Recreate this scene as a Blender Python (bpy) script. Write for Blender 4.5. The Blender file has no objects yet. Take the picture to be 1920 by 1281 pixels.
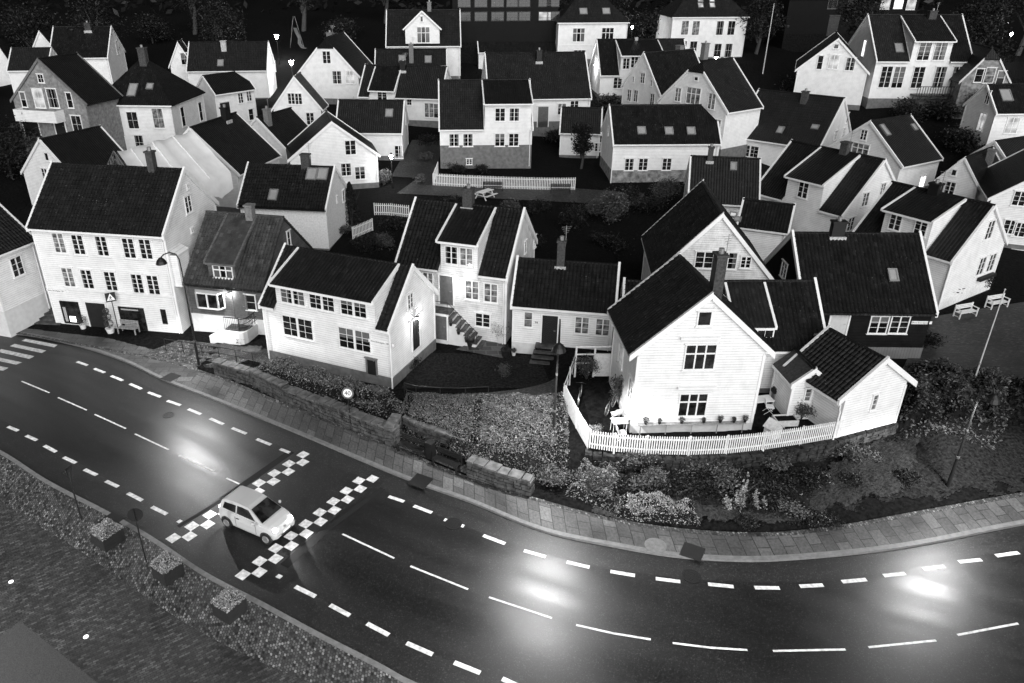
import bpy, bmesh, math, random
from mathutils import Vector, Matrix
random.seed(7)
SC=bpy.context.scene; COL=SC.collection
R=math.radians
# ---------------------------------------------------------------- survey
# camera solved from the photograph; at()/on() turn a sight line into a real point on a known height / surface
F_PX,TH,RO,H0,CX=1427.0,0.4657,0.0029,24.0,878.0
ZO={'1':(0,0,3.836),'2':(480,0,3.836),'3':(960,0,3.836),'4':(1420,0,3.836),'5':(0,280,3.05),'6':(420,280,2.784),'7':(880,280,3.05),'8':(1340,280,3.05),
'a':(0,600,3.836),'b':(0,900,3.2),'c':(380,600,3.836),'d':(860,560,3.426),'e':(1340,560,3.05),'f':(380,840,6.404),'g':(600,900,2.909),'h':(1260,860,2.909),'0':(0,0,1),
'i':(780,560,7.68),'j':(1040,640,6.406),'k':(340,520,8.0),'m':(1640,560,6.404),'n':(700,780,6),'o':(620,340,6.857),'p':(480,0,4),'q':(960,0,4),'r':(1440,0,4),'s':(760,240,4),'t':(1360,640,6.404),'u':(0,0,4)}
def Z(k,x,y):
    o=ZO[k]; return (o[0]+x/o[2],o[1]+y/o[2])
def ray(p):
    x=(p[0]-CX)/F_PX; y=-(p[1]-640.5)/F_PX
    c,s=math.cos(RO),math.sin(RO); x,y=c*x-s*y,s*x+c*y
    return (x,math.cos(TH)+y*math.sin(TH),-math.sin(TH)+y*math.cos(TH))
def at(p,z):
    d=ray(p); t=(z-H0)/d[2]
    return (d[0]*t,d[1]*t,z)
def solve(mode,P,zb,ze,pitch=42,L=None,W=None,ang=None,**_):
    A=at(P[0],ze);B=at(P[1],ze)
    dx,dy=B[0]-A[0],B[1]-A[1];n=math.hypot(dx,dy);ux,uy=dx/n,dy/n
    if ang is not None:
        ux,uy=math.cos(R(ang)),math.sin(R(ang))
        d=ray(P[1]); t=(A[0]*-uy+A[1]*ux)/(d[0]*-uy+d[1]*ux)
        n=(d[0]*t-A[0])*ux+(d[1]*t-A[1])*uy
    px,py=-uy,ux
    if mode=='E':
        tp=math.tan(R(pitch)); ts=[]
        for q in P[2:4]:
            if q is None: continue
            d=ray(q)
            k0=(0-A[0])*px+(0-A[1])*py; k1=d[0]*px+d[1]*py
            t=(ze+tp*k0-H0)/(d[2]-tp*k1)
            ts.append(((d[0]*t-A[0])*px+(d[1]*t-A[1])*py))
        hw=sum(ts)/len(ts) if W is None else W/2
        return A,(ux,uy),(px,py),n,hw*2,hw,ze+tp*hw
    d=ray(P[2]); k0=-A[0]*px-A[1]*py;k1=d[0]*px+d[1]*py;t=-k0/k1
    zr=H0+d[2]*t
    if 'zr' in _: zr=_['zr']
    if L is None:
        X=at(P[3],zr); L=(X[0]-A[0])*px+(X[1]-A[1])*py
        if ang is not None:
            mx,my=A[0]+ux*n/2,A[1]+uy*n/2; d=ray(P[3]); t=(mx*-py+my*px)/(d[0]*-py+d[1]*px)
            L=(d[0]*t-mx)*px+(d[1]*t-my)*py
    return A,(ux,uy),(px,py),n,L,n/2,zr
# ---------------------------------------------------------------- tagging
def tag(o,label=None,cat=None,group=None,kind=None):
    if label: o['label']=label
    if cat: o['category']=cat
    if group: o['group']=group
    if kind: o['kind']=kind
    return o
def empty(name,loc,rz=0,label=None,cat=None,group=None):
    o=bpy.data.objects.new(name,None); COL.objects.link(o); o.location=loc; o.rotation_euler=(0,0,rz)
    return tag(o,label,cat,group)
def copy_tree(o,loc=None,rz=None,label=None):
    m={}
    def rec(a,par):
        c=a.copy(); COL.objects.link(c)
        if par: c.parent=par
        for ch in list(KIDS.get(a.name,[])): rec(ch,c)
        return c
    r=rec(o,None)
    if loc is not None: r.location=loc
    if rz is not None: r.rotation_euler=(0,0,rz)
    if label: r['label']=label
    return r
KIDS={}
# ---------------------------------------------------------------- materials (all greys: the place is seen in black and white)
MATS={}
def nodes(name):
    m=bpy.data.materials.new(name); m.use_nodes=True; nt=m.node_tree
    b=nt.nodes['Principled BSDF']; return m,nt,b
def N(nt,t,**k):
    n=nt.nodes.new(t)
    for a,v in k.items():
        if a.startswith('i_'): n.inputs[a[2:].replace('_',' ')].default_value=v
        else: setattr(n,a,v)
    return n
def L(nt,a,b): nt.links.new(a,b)
def ramp(nt,src,stops):
    r=N(nt,'ShaderNodeValToRGB'); el=r.color_ramp.elements
    while len(el)<len(stops): el.new(0.5)
    for e,(p,v) in zip(el,stops): e.position=p; e.color=(v,v,v,1)
    L(nt,src,r.inputs[0]); return r.outputs[0]
def mathn(nt,op,a,b=None,c=None):
    n=N(nt,'ShaderNodeMath',operation=op)
    for i,v in enumerate((a,b,c)):
        if v is None: continue
        if hasattr(v,'links'): L(nt,v,n.inputs[i])
        else: n.inputs[i].default_value=v
    return n.outputs[0]
def bump(nt,b,h,dist=.02,strength=1.0,prev=None):
    n=N(nt,'ShaderNodeBump'); n.inputs['Strength'].default_value=strength; n.inputs['Distance'].default_value=dist
    L(nt,h,n.inputs['Height'])
    if prev: L(nt,prev,n.inputs['Normal'])
    L(nt,n.outputs[0],b.inputs['Normal']); return n.outputs[0]
def simple(name,v,rough=.6,noise=.15,scale=6,bmp=0,metal=0,spec=.35):
    m,nt,b=nodes(name); tc=N(nt,'ShaderNodeTexCoord')
    nz=N(nt,'ShaderNodeTexNoise'); nz.inputs['Scale'].default_value=scale; nz.inputs['Detail'].default_value=6
    L(nt,tc.outputs['Object'],nz.inputs['Vector'])
    L(nt,ramp(nt,nz.outputs[0],[(.3,v*(1-noise)),(.7,min(.9,v*(1+noise)))]),b.inputs['Base Color'])
    b.inputs['Roughness'].default_value=rough; b.inputs['Metallic'].default_value=metal
    b.inputs['Specular IOR Level'].default_value=spec
    if bmp: bump(nt,b,nz.outputs[0],bmp)
    MATS[name]=m; return m
def siding(name,v,pitch=.17,dirt=.12,vert=False,groove=.45):
    m,nt,b=nodes(name); tc=N(nt,'ShaderNodeTexCoord'); sp=N(nt,'ShaderNodeSeparateXYZ'); L(nt,tc.outputs['Object'],sp.inputs[0])
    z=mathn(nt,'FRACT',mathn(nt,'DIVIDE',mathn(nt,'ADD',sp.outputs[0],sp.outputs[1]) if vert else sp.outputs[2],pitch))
    g=N(nt,'ShaderNodeMapRange'); L(nt,z,g.inputs[0]); g.inputs[1].default_value=.0; g.inputs[2].default_value=.16; g.inputs[3].default_value=groove; g.inputs[4].default_value=1  # groove line: shade and dirt between boards put into the colour
    nz=N(nt,'ShaderNodeTexNoise'); nz.inputs['Scale'].default_value=1.6; nz.inputs['Detail'].default_value=8; L(nt,tc.outputs['Object'],nz.inputs['Vector'])
    n2=N(nt,'ShaderNodeTexNoise'); n2.inputs['Scale'].default_value=11; n2.inputs['Detail'].default_value=9; n2.inputs['Roughness'].default_value=.75
    mp=N(nt,'ShaderNodeMapping'); mp.inputs['Scale'].default_value=(1,1,.35 if not vert else 1); L(nt,tc.outputs['Object'],mp.inputs[0]); L(nt,mp.outputs[0],n2.inputs['Vector'])
    base=ramp(nt,nz.outputs[0],[(.25,v*(1-dirt*1.6)),(.6,v)])
    s2=ramp(nt,n2.outputs[0],[(.3,1-dirt),(.6,1)])
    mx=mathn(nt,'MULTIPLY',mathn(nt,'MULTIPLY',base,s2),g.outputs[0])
    L(nt,mx,b.inputs['Base Color']); b.inputs['Roughness'].default_value=.6; b.inputs['Specular IOR Level'].default_value=.3 if v>.1 else .06
    bump(nt,b,z,-.018,.9)
    MATS[name]=m; return m
def tiles(name,v,geo=False,rough=.42):
    # pantiles: uv in metres along ridge / down slope
    m,nt,b=nodes(name); tc=N(nt,'ShaderNodeTexCoord'); sp=N(nt,'ShaderNodeSeparateXYZ'); L(nt,tc.outputs['UV'],sp.inputs[0])
    cu=mathn(nt,'DIVIDE',sp.outputs[0],.24); cv=mathn(nt,'DIVIDE',sp.outputs[1],.33)
    fu=mathn(nt,'FLOOR',cu); fv=mathn(nt,'FLOOR',cv)
    cb=N(nt,'ShaderNodeCombineXYZ'); L(nt,fu,cb.inputs[0]); L(nt,fv,cb.inputs[1])
    wn=N(nt,'ShaderNodeTexWhiteNoise'); L(nt,cb.outputs[0],wn.inputs['Vector'])
    nz=N(nt,'ShaderNodeTexNoise'); nz.inputs['Scale'].default_value=.9; nz.inputs['Detail'].default_value=9; nz.inputs['Roughness'].default_value=.7; L(nt,tc.outputs['UV'],nz.inputs['Vector'])
    n3=N(nt,'ShaderNodeTexNoise'); n3.inputs['Scale'].default_value=11; n3.inputs['Detail'].default_value=2; L(nt,tc.outputs['UV'],n3.inputs['Vector'])
    a=ramp(nt,wn.outputs[0],[(0,.82),(.92,1.15),(1,1.8)]); c=ramp(nt,nz.outputs[0],[(.3,.55),(.75,1.5)])
    lich=ramp(nt,n3.outputs[0],[(.68,0),(.75,.13)])
    col=mathn(nt,'ADD',mathn(nt,'MULTIPLY',mathn(nt,'MULTIPLY',a,c),v),lich)
    L(nt,col,b.inputs['Base Color']); b.inputs['Roughness'].default_value=rough; b.inputs['Specular IOR Level'].default_value=.14
    if not geo:
        h1=mathn(nt,'ABSOLUTE',mathn(nt,'SINE',mathn(nt,'MULTIPLY',cu,math.pi)))
        h2=mathn(nt,'FRACT',cv)
        h=mathn(nt,'ADD',mathn(nt,'MULTIPLY',h1,.5),h2); bump(nt,b,h,.07,.9)
    MATS[name]=m; return m
def masonry(name,v,bw,bh,mortar=.02,mv=.3,rough=.8,vary=.4,off=.5,mort_v=None,dist=.02,scale=1,coord='UV',wet=None,sq=1,noise=8):
    m,nt,b=nodes(name); tc=N(nt,'ShaderNodeTexCoord')
    nw=N(nt,'ShaderNodeTexNoise'); nw.inputs['Scale'].default_value=3; L(nt,tc.outputs[coord],nw.inputs['Vector'])
    ad=N(nt,'ShaderNodeVectorMath',operation='MULTIPLY_ADD'); L(nt,nw.outputs['Color'],ad.inputs[0]); ad.inputs[1].default_value=(.05*scale,)*3; L(nt,tc.outputs[coord],ad.inputs[2])
    br=N(nt,'ShaderNodeTexBrick'); L(nt,ad.outputs[0],br.inputs['Vector']); br.offset=off
    br.inputs['Scale'].default_value=1; br.inputs['Brick Width'].default_value=bw; br.inputs['Row Height'].default_value=bh; br.inputs['Mortar Size'].default_value=mortar
    br.inputs['Color1'].default_value=(0,0,0,1); br.inputs['Color2'].default_value=(1,1,1,1); br.inputs['Mortar'].default_value=(0,0,0,1)
    mo=br.outputs['Fac']
    cr=ramp(nt,br.outputs['Color'],[(0,v*(1-vary)),(.8,v*(1+vary*.5)),(1,v*(1+vary*2.5))])
    nz=N(nt,'ShaderNodeTexNoise'); nz.inputs['Scale'].default_value=noise; nz.inputs['Detail'].default_value=8; L(nt,tc.outputs[coord],nz.inputs['Vector'])
    lo=N(nt,'ShaderNodeTexNoise'); lo.inputs['Scale'].default_value=.35; lo.inputs['Detail'].default_value=3; L(nt,tc.outputs[coord],lo.inputs['Vector'])
    c2=mathn(nt,'MULTIPLY',mathn(nt,'MULTIPLY',cr,ramp(nt,nz.outputs[0],[(.25,.6),(.75,1.35)])),ramp(nt,lo.outputs[0],[(.3,.65),(.7,1.25)]))
    mix=N(nt,'ShaderNodeMix',data_type='FLOAT'); L(nt,mo,mix.inputs[0]); L(nt,c2,mix.inputs[2]); mix.inputs[3].default_value=(mort_v if mort_v is not None else v*.3)
    L(nt,mix.outputs[0],b.inputs['Base Color']); b.inputs['Roughness'].default_value=rough; b.inputs['Specular IOR Level'].default_value=.3
    if wet: L(nt,ramp(nt,lo.outputs[0],[(.35,wet[0]),(.65,wet[1])]),b.inputs['Roughness'])
    h=mathn(nt,'SUBTRACT',mathn(nt,'MULTIPLY',nz.outputs[0],.5),mo); bump(nt,b,h,dist,.8)
    MATS[name]=m; return m
def asphalt(name,v,r0,r1,big=.25):
    m,nt,b=nodes(name); tc=N(nt,'ShaderNodeTexCoord')
    n1=N(nt,'ShaderNodeTexNoise'); n1.inputs['Scale'].default_value=17; n1.inputs['Detail'].default_value=3; n1.inputs['Roughness'].default_value=.8; L(nt,tc.outputs['Object'],n1.inputs['Vector'])
    # long tyre-worn bands following the carriageway (uv: u across, v along)
    mp=N(nt,'ShaderNodeMapping'); mp.inputs['Scale'].default_value=(.7,.05,1); L(nt,tc.outputs['UV'],mp.inputs[0])
    n2=N(nt,'ShaderNodeTexNoise'); n2.inputs['Scale'].default_value=1; n2.inputs['Detail'].default_value=5; L(nt,mp.outputs[0],n2.inputs['Vector'])
    n3=N(nt,'ShaderNodeTexNoise'); n3.inputs['Scale'].default_value=big; n3.inputs['Detail'].default_value=5; L(nt,tc.outputs['Object'],n3.inputs['Vector'])
    vo=N(nt,'ShaderNodeTexVoronoi'); vo.inputs['Scale'].default_value=26; L(nt,tc.outputs['Object'],vo.inputs['Vector']); sx_=N(nt,'ShaderNodeSeparateXYZ'); L(nt,vo.outputs['Color'],sx_.inputs[0]); gr=sx_.outputs[0]
    c=mathn(nt,'MULTIPLY',mathn(nt,'MULTIPLY',ramp(nt,n1.outputs[0],[(.35,.6),(.55,1),(.72,1.7)]),ramp(nt,gr,[(0,.4),(.8,1.05),(.93,2.0),(1,4)])),ramp(nt,n3.outputs[0],[(.3,.75),(.7,1.25)]))
    L(nt,mathn(nt,'MULTIPLY',c,v),b.inputs['Base Color'])
    rr=mathn(nt,'ADD',ramp(nt,n2.outputs[0],[(.35,r0),(.68,r1)]),mathn(nt,'MULTIPLY',n3.outputs[0],.06)); rr=mathn(nt,'ADD',rr,ramp(nt,gr,[(0,0),(1,.05)]))
    L(nt,rr,b.inputs['Roughness'])
    bump(nt,b,n1.outputs[0],.012,.35)
    MATS[name]=m; return m
def emit(name,v,s):
    m,nt,b=nodes(name)
    if name.startswith('lit'):
        tc=N(nt,'ShaderNodeTexCoord'); nz=N(nt,'ShaderNodeTexNoise'); nz.inputs['Scale'].default_value=1.1; nz.inputs['Detail'].default_value=0; L(nt,tc.outputs['Object'],nz.inputs['Vector']); L(nt,mathn(nt,'MULTIPLY',ramp(nt,nz.outputs[0],[(.3,.3),(.75,1)]),s),b.inputs['Emission Strength'])
    b.inputs['Base Color'].default_value=(.02,.02,.02,1); b.inputs['Emission Color'].default_value=(v,v,v,1); b.inputs['Emission Strength'].default_value=s; MATS[name]=m
def leafmat(name,v):
    m,nt,b=nodes(name); gi=N(nt,'ShaderNodeNewGeometry'); wn=N(nt,'ShaderNodeTexWhiteNoise',noise_dimensions='1D'); L(nt,gi.outputs['Random Per Island'],wn.inputs['W'])
    L(nt,ramp(nt,wn.outputs[0],[(0,v*.35),(.85,v*1.2),(1,min(.6,v*2.2))]),b.inputs['Base Color']); b.inputs['Roughness'].default_value=.4; b.inputs['Specular IOR Level'].default_value=.2
    MATS[name]=m
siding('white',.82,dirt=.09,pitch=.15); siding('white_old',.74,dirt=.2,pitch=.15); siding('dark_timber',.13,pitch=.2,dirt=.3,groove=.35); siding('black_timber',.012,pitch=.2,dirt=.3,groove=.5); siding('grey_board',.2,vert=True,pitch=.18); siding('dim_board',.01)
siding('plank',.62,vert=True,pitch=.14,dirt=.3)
simple('trim',.78,.5,.06,3); simple('plaster',.76,.8,.14,7,.006); simple('foundation',.14,.85,.25,3,.01); simple('white_base',.62,.8,.08,3,.004); simple('stone_gable',.2,.85,.35,4,.02)
simple('ruststone',.22,.85,.6,2.5,.03); simple('cliff',.026,.9,.6,8,.10,spec=.08); simple('corner_asphalt',.04,.7,.35,30,.004,spec=.2)
tiles('tile',.011); tiles('tile_geo',.012,True); tiles('tile_light',.05,True,.35); tiles('slate',.03)
simple('iron',.012,.4,.2,9); simple('steel',.3,.35,.1,5,metal=.5); simple('dull_metal',.06,.5,.3,5); simple('pole_light',.5,.4,.1,5); simple('black',.006,.5,.2); simple('door_dark',.018,.35,.2,5); simple('door_grey',.10,.5,.2,5); simple('door_white',.55,.5,.1,5)
simple('brick_chim',.05,.85,.45,9,.02); simple('brick_pale',.16,.85,.3,9,.02); simple('tarp',.72,.5,.08,1.2,.03); simple('lichen',.4,.8,.4,8)
simple('rock',.07,.8,.65,1.1,.5); simple('stone',.055,.6,.7,3.2,.03); simple('stone_dark',.025,.8,.8,4,.06,spec=.1); simple('stone_cap',.095,.4,.5,3,.03); simple('grass',.006,.9,.6,5,.1,spec=.05); simple('lawn',.015,.9,.75,7,.12,spec=.05); simple('soil',.009,.9,.6,4,.08,spec=.05); simple('bark',.05,.9,.4,9,.03)
simple('paint',.8,.45,.08,9); simple('road_paint',.55,.5,.35,5); simple('carpaint',.4,.22,.02,2); simple('tyre',.012,.7,.2); simple('plastic',.02,.35,.1); simple('pot_white',.7,.4,.1); simple('pot_dark',.012,.6,.3); simple('wood_grey',.25,.7,.35,7); simple('white_wood',.68,.6,.15,7); simple('roofing_felt',.05,.6,.4,8,.01)
simple('kerb',.13,.45,.2,5,.006); simple('curtain',.35,.7,.3,12); simple('skyglass',.28,.12,.1,2); simple('cellar',.003,.8,.2)
emit('lit',1,1.3); emit('lit_dim',1,.3); emit('bulb',1,40); emit('glow_disc',1,.8); emit('headlight',1,14); emit('tail',1,4)
masonry('pavement',.07,.95,.62,.02,vary=.2,wet=(.32,.6),dist=.004,noise=8); masonry('cobble',.075,.115,.105,.02,vary=.6,rough=.5,dist=.02,scale=.4,noise=20)
masonry('cobble_light',.07,.13,.12,.014,vary=.85,rough=.5,dist=.012,scale=.25,noise=7); masonry('brickpave',.04,.22,.11,.010,vary=.4,rough=.5,dist=.005,scale=.05,noise=5)
masonry('path',.05,.16,.12,.02,vary=.6,rough=.5,dist=.02,scale=.4); masonry('flag',.04,.8,.6,.04,vary=.5,rough=.5,dist=.02,mort_v=.1)
asphalt('asphalt',.0085,.29,.42); asphalt('asphalt_side',.014,.32,.46); asphalt('asphalt_smooth',.010,.36,.5,.8)
leafmat('leaf',.075); leafmat('leaf_box',.26); leafmat('leaf_hedge',.13); leafmat('leaf_cover',.115); leafmat('leaf_dark',.016); leafmat('leaf_pale',.26); leafmat('leaf_mid',.075)
def glass(name,v,r=.08):
    m,nt,b=nodes(name); tc=N(nt,'ShaderNodeTexCoord'); nz=N(nt,'ShaderNodeTexNoise'); nz.inputs['Scale'].default_value=2.3; L(nt,tc.outputs['Object'],nz.inputs['Vector'])
    L(nt,ramp(nt,nz.outputs[0],[(.35,v*.3),(.7,v*2.4)]),b.inputs['Base Color']); b.inputs['Roughness'].default_value=r; MATS[name]=m
glass('glass',.012)
def curtained(name,edge,v):
    m,nt,b=nodes(name); tc=N(nt,'ShaderNodeTexCoord'); sp=N(nt,'ShaderNodeSeparateXYZ'); L(nt,tc.outputs['Object'],sp.inputs[0])
    wv=N(nt,'ShaderNodeTexNoise'); wv.inputs['Scale'].default_value=5; L(nt,tc.outputs['Object'],wv.inputs['Vector'])
    k=mathn(nt,'GREATER_THAN',mathn(nt,'ADD',mathn(nt,'ABSOLUTE',sp.outputs[0]),mathn(nt,'MULTIPLY',wv.outputs[0],.12)),edge+.06) if edge>0 else mathn(nt,'GREATER_THAN',sp.outputs[2],-edge)
    st=mathn(nt,'ADD',mathn(nt,'MULTIPLY',mathn(nt,'SINE',mathn(nt,'MULTIPLY',sp.outputs[0],70)),.25),.75)
    L(nt,mathn(nt,'ADD',mathn(nt,'MULTIPLY',mathn(nt,'MULTIPLY',k,st),v),.006),b.inputs['Base Color']); b.inputs['Roughness'].default_value=.12; MATS[name]=m
curtained('glass_curtain',.3,.13); curtained('glass_blind',-.72,.16); glass('glass_pale',.13)
# ---------------------------------------------------------------- mesh builder
class MB:
    def __init__(s): s.v=[];s.f=[];s.uv=[]
    def face(s,pts,uv=None):
        n=len(s.v); s.v+= [tuple(p) for p in pts]; s.f.append(tuple(range(n,n+len(pts)))); s.uv.append(uv or [(p[0],p[1]+p[2]) for p in pts])
    def hexa(s,b,t):   # bottom quad, top quad (lists of 4 points)
        s.face([b[3],b[2],b[1],b[0]]); s.face(t)
        for i in range(4):
            j=(i+1)%4
            q=[b[i],b[j],t[j],t[i]]
            d=math.dist(q[0],q[1]); u0=q[0][0]+q[0][1]
            s.face(q,[(u0,q[0][2]),(u0+d,q[1][2]),(u0+d,q[2][2]),(u0,q[3][2])])
    def box(s,x0,x1,y0,y1,z0,z1):
        s.hexa([(x0,y0,z0),(x1,y0,z0),(x1,y1,z0),(x0,y1,z0)],[(x0,y0,z1),(x1,y0,z1),(x1,y1,z1),(x0,y1,z1)])
    def rbox(s,c,ax,ay,az,hx,hy,hz):  # centre, axes (Vectors), half sizes
        c=Vector(c); p=lambda i,j,k:c+ax*hx*i+ay*hy*j+az*hz*k
        s.hexa([p(-1,-1,-1),p(1,-1,-1),p(1,1,-1),p(-1,1,-1)],[p(-1,-1,1),p(1,-1,1),p(1,1,1),p(-1,1,1)])
    def bar(s,a,b,w,h=None):
        a=Vector(a);b=Vector(b); d=b-a; l=d.length; d.normalize(); up=Vector((0,0,1)) if abs(d.z)<.95 else Vector((0,1,0))
        x=d.cross(up).normalized(); y=x.cross(d).normalized(); s.rbox((a+b)/2,x,d,y,w/2,l/2,(h or w)/2)
    def tube(s,pts,r,n=8,cap=True):
        pts=[Vector(p) for p in pts]; rings=[]
        for i,p in enumerate(pts):
            d=(pts[min(i+1,len(pts)-1)]-pts[max(i-1,0)]).normalized(); up=Vector((0,0,1)) if abs(d.z)<.95 else Vector((0,1,0))
            x=d.cross(up).normalized(); y=x.cross(d).normalized(); rr=r[i] if isinstance(r,(list,tuple)) else r
            rings.append([p+(x*math.cos(2*math.pi*k/n)+y*math.sin(2*math.pi*k/n))*rr for k in range(n)])
        for a,b in zip(rings,rings[1:]):
            for k in range(n): s.face([a[k],a[(k+1)%n],b[(k+1)%n],b[k]])
        if cap: s.face(rings[0][::-1]); s.face(rings[-1])
    def lathe(s,prof,c=(0,0,0),n=16):
        c=Vector(c); rings=[[c+Vector((r*math.cos(2*math.pi*k/n),r*math.sin(2*math.pi*k/n),z)) for k in range(n)] for r,z in prof]
        for a,b in zip(rings,rings[1:]):
            for k in range(n): s.face([a[k],a[(k+1)%n],b[(k+1)%n],b[k]])
        if prof[0][0]>1e-4: s.face(rings[0][::-1])
        if prof[-1][0]>1e-4: s.face(rings[-1])
    def build(s,name,mat,parent=None,smooth=False,merge=False,recalc=True):
        me=bpy.data.meshes.new(name); me.from_pydata(s.v,[],s.f)
        ul=me.uv_layers.new(name='UVMap'); i=0
        flat=[c for u in s.uv for p in u for c in p]
        ul.data.foreach_set('uv',flat)
        if merge or recalc:
            bm=bmesh.new(); bm.from_mesh(me)
            if merge: bmesh.ops.remove_doubles(bm,verts=bm.verts,dist=1e-4)
            if recalc: bmesh.ops.recalc_face_normals(bm,faces=bm.faces)
            bm.to_mesh(me); bm.free()
        if smooth: me.polygons.foreach_set('use_smooth',[True]*len(me.polygons))
        me.materials.append(MATS[mat])
        return link(name,me,parent)
def link(name,me,parent=None):
    o=bpy.data.objects.new(name,me); COL.objects.link(o)
    if parent: o.parent=parent; KIDS.setdefault(parent.name,[]).append(o)
    return o
def text(s,size,name,mat,parent,loc,rot,ext=.004,align='CENTER'):
    cu=bpy.data.curves.new(name,'FONT'); cu.body=s; cu.size=size; cu.extrude=ext; cu.align_x=align; cu.align_y='CENTER'
    o=bpy.data.objects.new('tmp',cu); COL.objects.link(o); bpy.context.view_layer.update()
    me=bpy.data.meshes.new_from_object(o.evaluated_get(bpy.context.evaluated_depsgraph_get())); bpy.data.objects.remove(o); bpy.data.curves.remove(cu)
    me.materials.clear(); me.materials.append(MATS[mat]); o=link(name,me,parent); o.location=loc; o.rotation_euler=rot; return o
# ---------------------------------------------------------------- curves of the road, y as a function of x
def curve(pxs,z=0,s0=None,s1=None):
    P=sorted(at(p,z)[:2] for p in pxs); n=len(P)
    sl=[(P[i+1][1]-P[i][1])/(P[i+1][0]-P[i][0]) for i in range(n-1)]
    t=[sl[0] if s0 is None else s0]+[(sl[i-1]+sl[i])/2 for i in range(1,n-1)]+[sl[-1] if s1 is None else s1]
    def f(x):
        if x<=P[0][0]: return P[0][1]+t[0]*(x-P[0][0])
        if x>=P[-1][0]: return P[-1][1]+t[-1]*(x-P[-1][0])
        for i in range(n-1):
            if x<=P[i+1][0]:
                h=P[i+1][0]-P[i][0]; u=(x-P[i][0])/h
                return (2*u**3-3*u*u+1)*P[i][1]+(u**3-2*u*u+u)*h*t[i]+(-2*u**3+3*u*u)*P[i+1][1]+(u**3-u*u)*h*t[i+1]
    return f
kerb_far=curve([(0,621),(122,640),(229,674),(308,712),(391,745),(541,806),(771,904),(878,943),(1019,1000),(1150,1029),(1260,1048),(1391,1057),(1456,1056),(1683,1035),(1920,991)],0,-.05,.22)
back_far=curve([(263,662),(399,700),(536,756),(727,832),(889,900),(988,931),(1129,970),(1260,993),(1435,1003),(1559,992),(1741,961),(1920,930)],.12,-.35,.22)
kerb_near=curve([(0,842),(91,900),(203,959),(284,1006),(387,1075),(487,1128),(600,1190),(710,1247),(772,1281)],0,-.6,-.45)
plaza_in=curve([(0,934),(150,1031),(375,1184),(578,1278)],.1,-.75,-.4)
# ---------------------------------------------------------------- terrain
PROF=[(20,.3),(30,.6),(38,1.0),(45,.9),(52,1.2),(60,1.5),(75,3),(85,4.3),(95,6.0),(110,8.8),(120,10),(150,13),(200,17),(300,25),(600,42)]
def prof(y):
    if y<=PROF[0][0]: return PROF[0][1]
    for (a,u),(b,v) in zip(PROF,PROF[1:]):
        if y<=b: return u+(v-u)*(y-a)/(b-a)
    return PROF[-1][1]
CTRL=[]   # (x,y,z) from the houses' bases
def sm(t): t=max(0,min(1,t)); return t*t*(3-2*t)
fence_line=curve([(1094,846),(1150,852),(1210,857),(1290,859),(1360,857),(1430,850),(1500,840),(1578,828),(1681,799)],1.45)
FX=(at((1094,846),1.45)[0],at((1681,799),1.45)[0])
GC={}
def gnode(i,j):
    k=(i,j)
    if k not in GC:
        x,y=i*1.5,j*1.5; sw=.004; s=0
        for cx,cy,cz in CTRL:
            d=(cx-x)**2+(cy-y)**2
            if d<900: w=1/(d+6)**1.5; sw+=w; s+=w*(cz-prof(cy))
        GC[k]=s/sw
    return GC[k]
def T(x,y):
    a,b=x/1.5,y/1.5; i,j=math.floor(a),math.floor(b); a-=i;b-=j
    z=prof(y)+(gnode(i,j)*(1-a)+gnode(i+1,j)*a)*(1-b)+(gnode(i,j+1)*(1-a)+gnode(i+1,j+1)*a)*b
    d=(y-back_far(x))*.88
    if d<0: return -.25
    if x<-17.5: r0,r1=0.5,7.0
    elif x<-6.6: r0,r1=.35,.2
    elif x<-1.0: r0,r1=1.45,.2
    elif x<1.3: r0,r1=.35,.25
    elif x<3.0: r0,r1=.3,3.0
    elif x<19: r0,r1=2.1,.75
    elif x<24: r0,r1=2.1-1.8*(x-19)/5,.75+3.2*(x-19)/5
    else: r0,r1=.3,4.0
    if x<-17.5: r1=7.0
    if 2.5<x<40 and 0<d<9: z+=(math.sin(x*1.7+y*.6)*math.sin(y*1.3-x*.4)+.5*math.sin(x*3.1+1)*math.sin(y*2.7+2))*.1*min(1,d/2)*max(0,1-max(0,d-4)/4)*(1 if x<17 or x>24 else .3)
    zz=.1+(z-.1)*sm((d-r0)/r1)+(.0 if d<.3 else .02)
    if FX[0]-1<x<FX[1]+2:
        w=sm(min(x-FX[0]+1,FX[1]+2-x)); dy=y-fence_line(x); low=.1+.38*sm(d/2.2)+.06*math.sin(x*2.3)*sm(d/2)
        lz=low+(max(z,1.35)-low)*sm((dy+.1)/.3); zz=zz*(1-w)+lz*w if d>0 else zz
    return zz
def atT(p,dz=0):
    z=1.5
    for _ in range(14):
        q=at(p,z); z=.5*z+.5*(T(q[0],q[1])+dz)
    q=at(p,z); return Vector((q[0],q[1],z))
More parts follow.
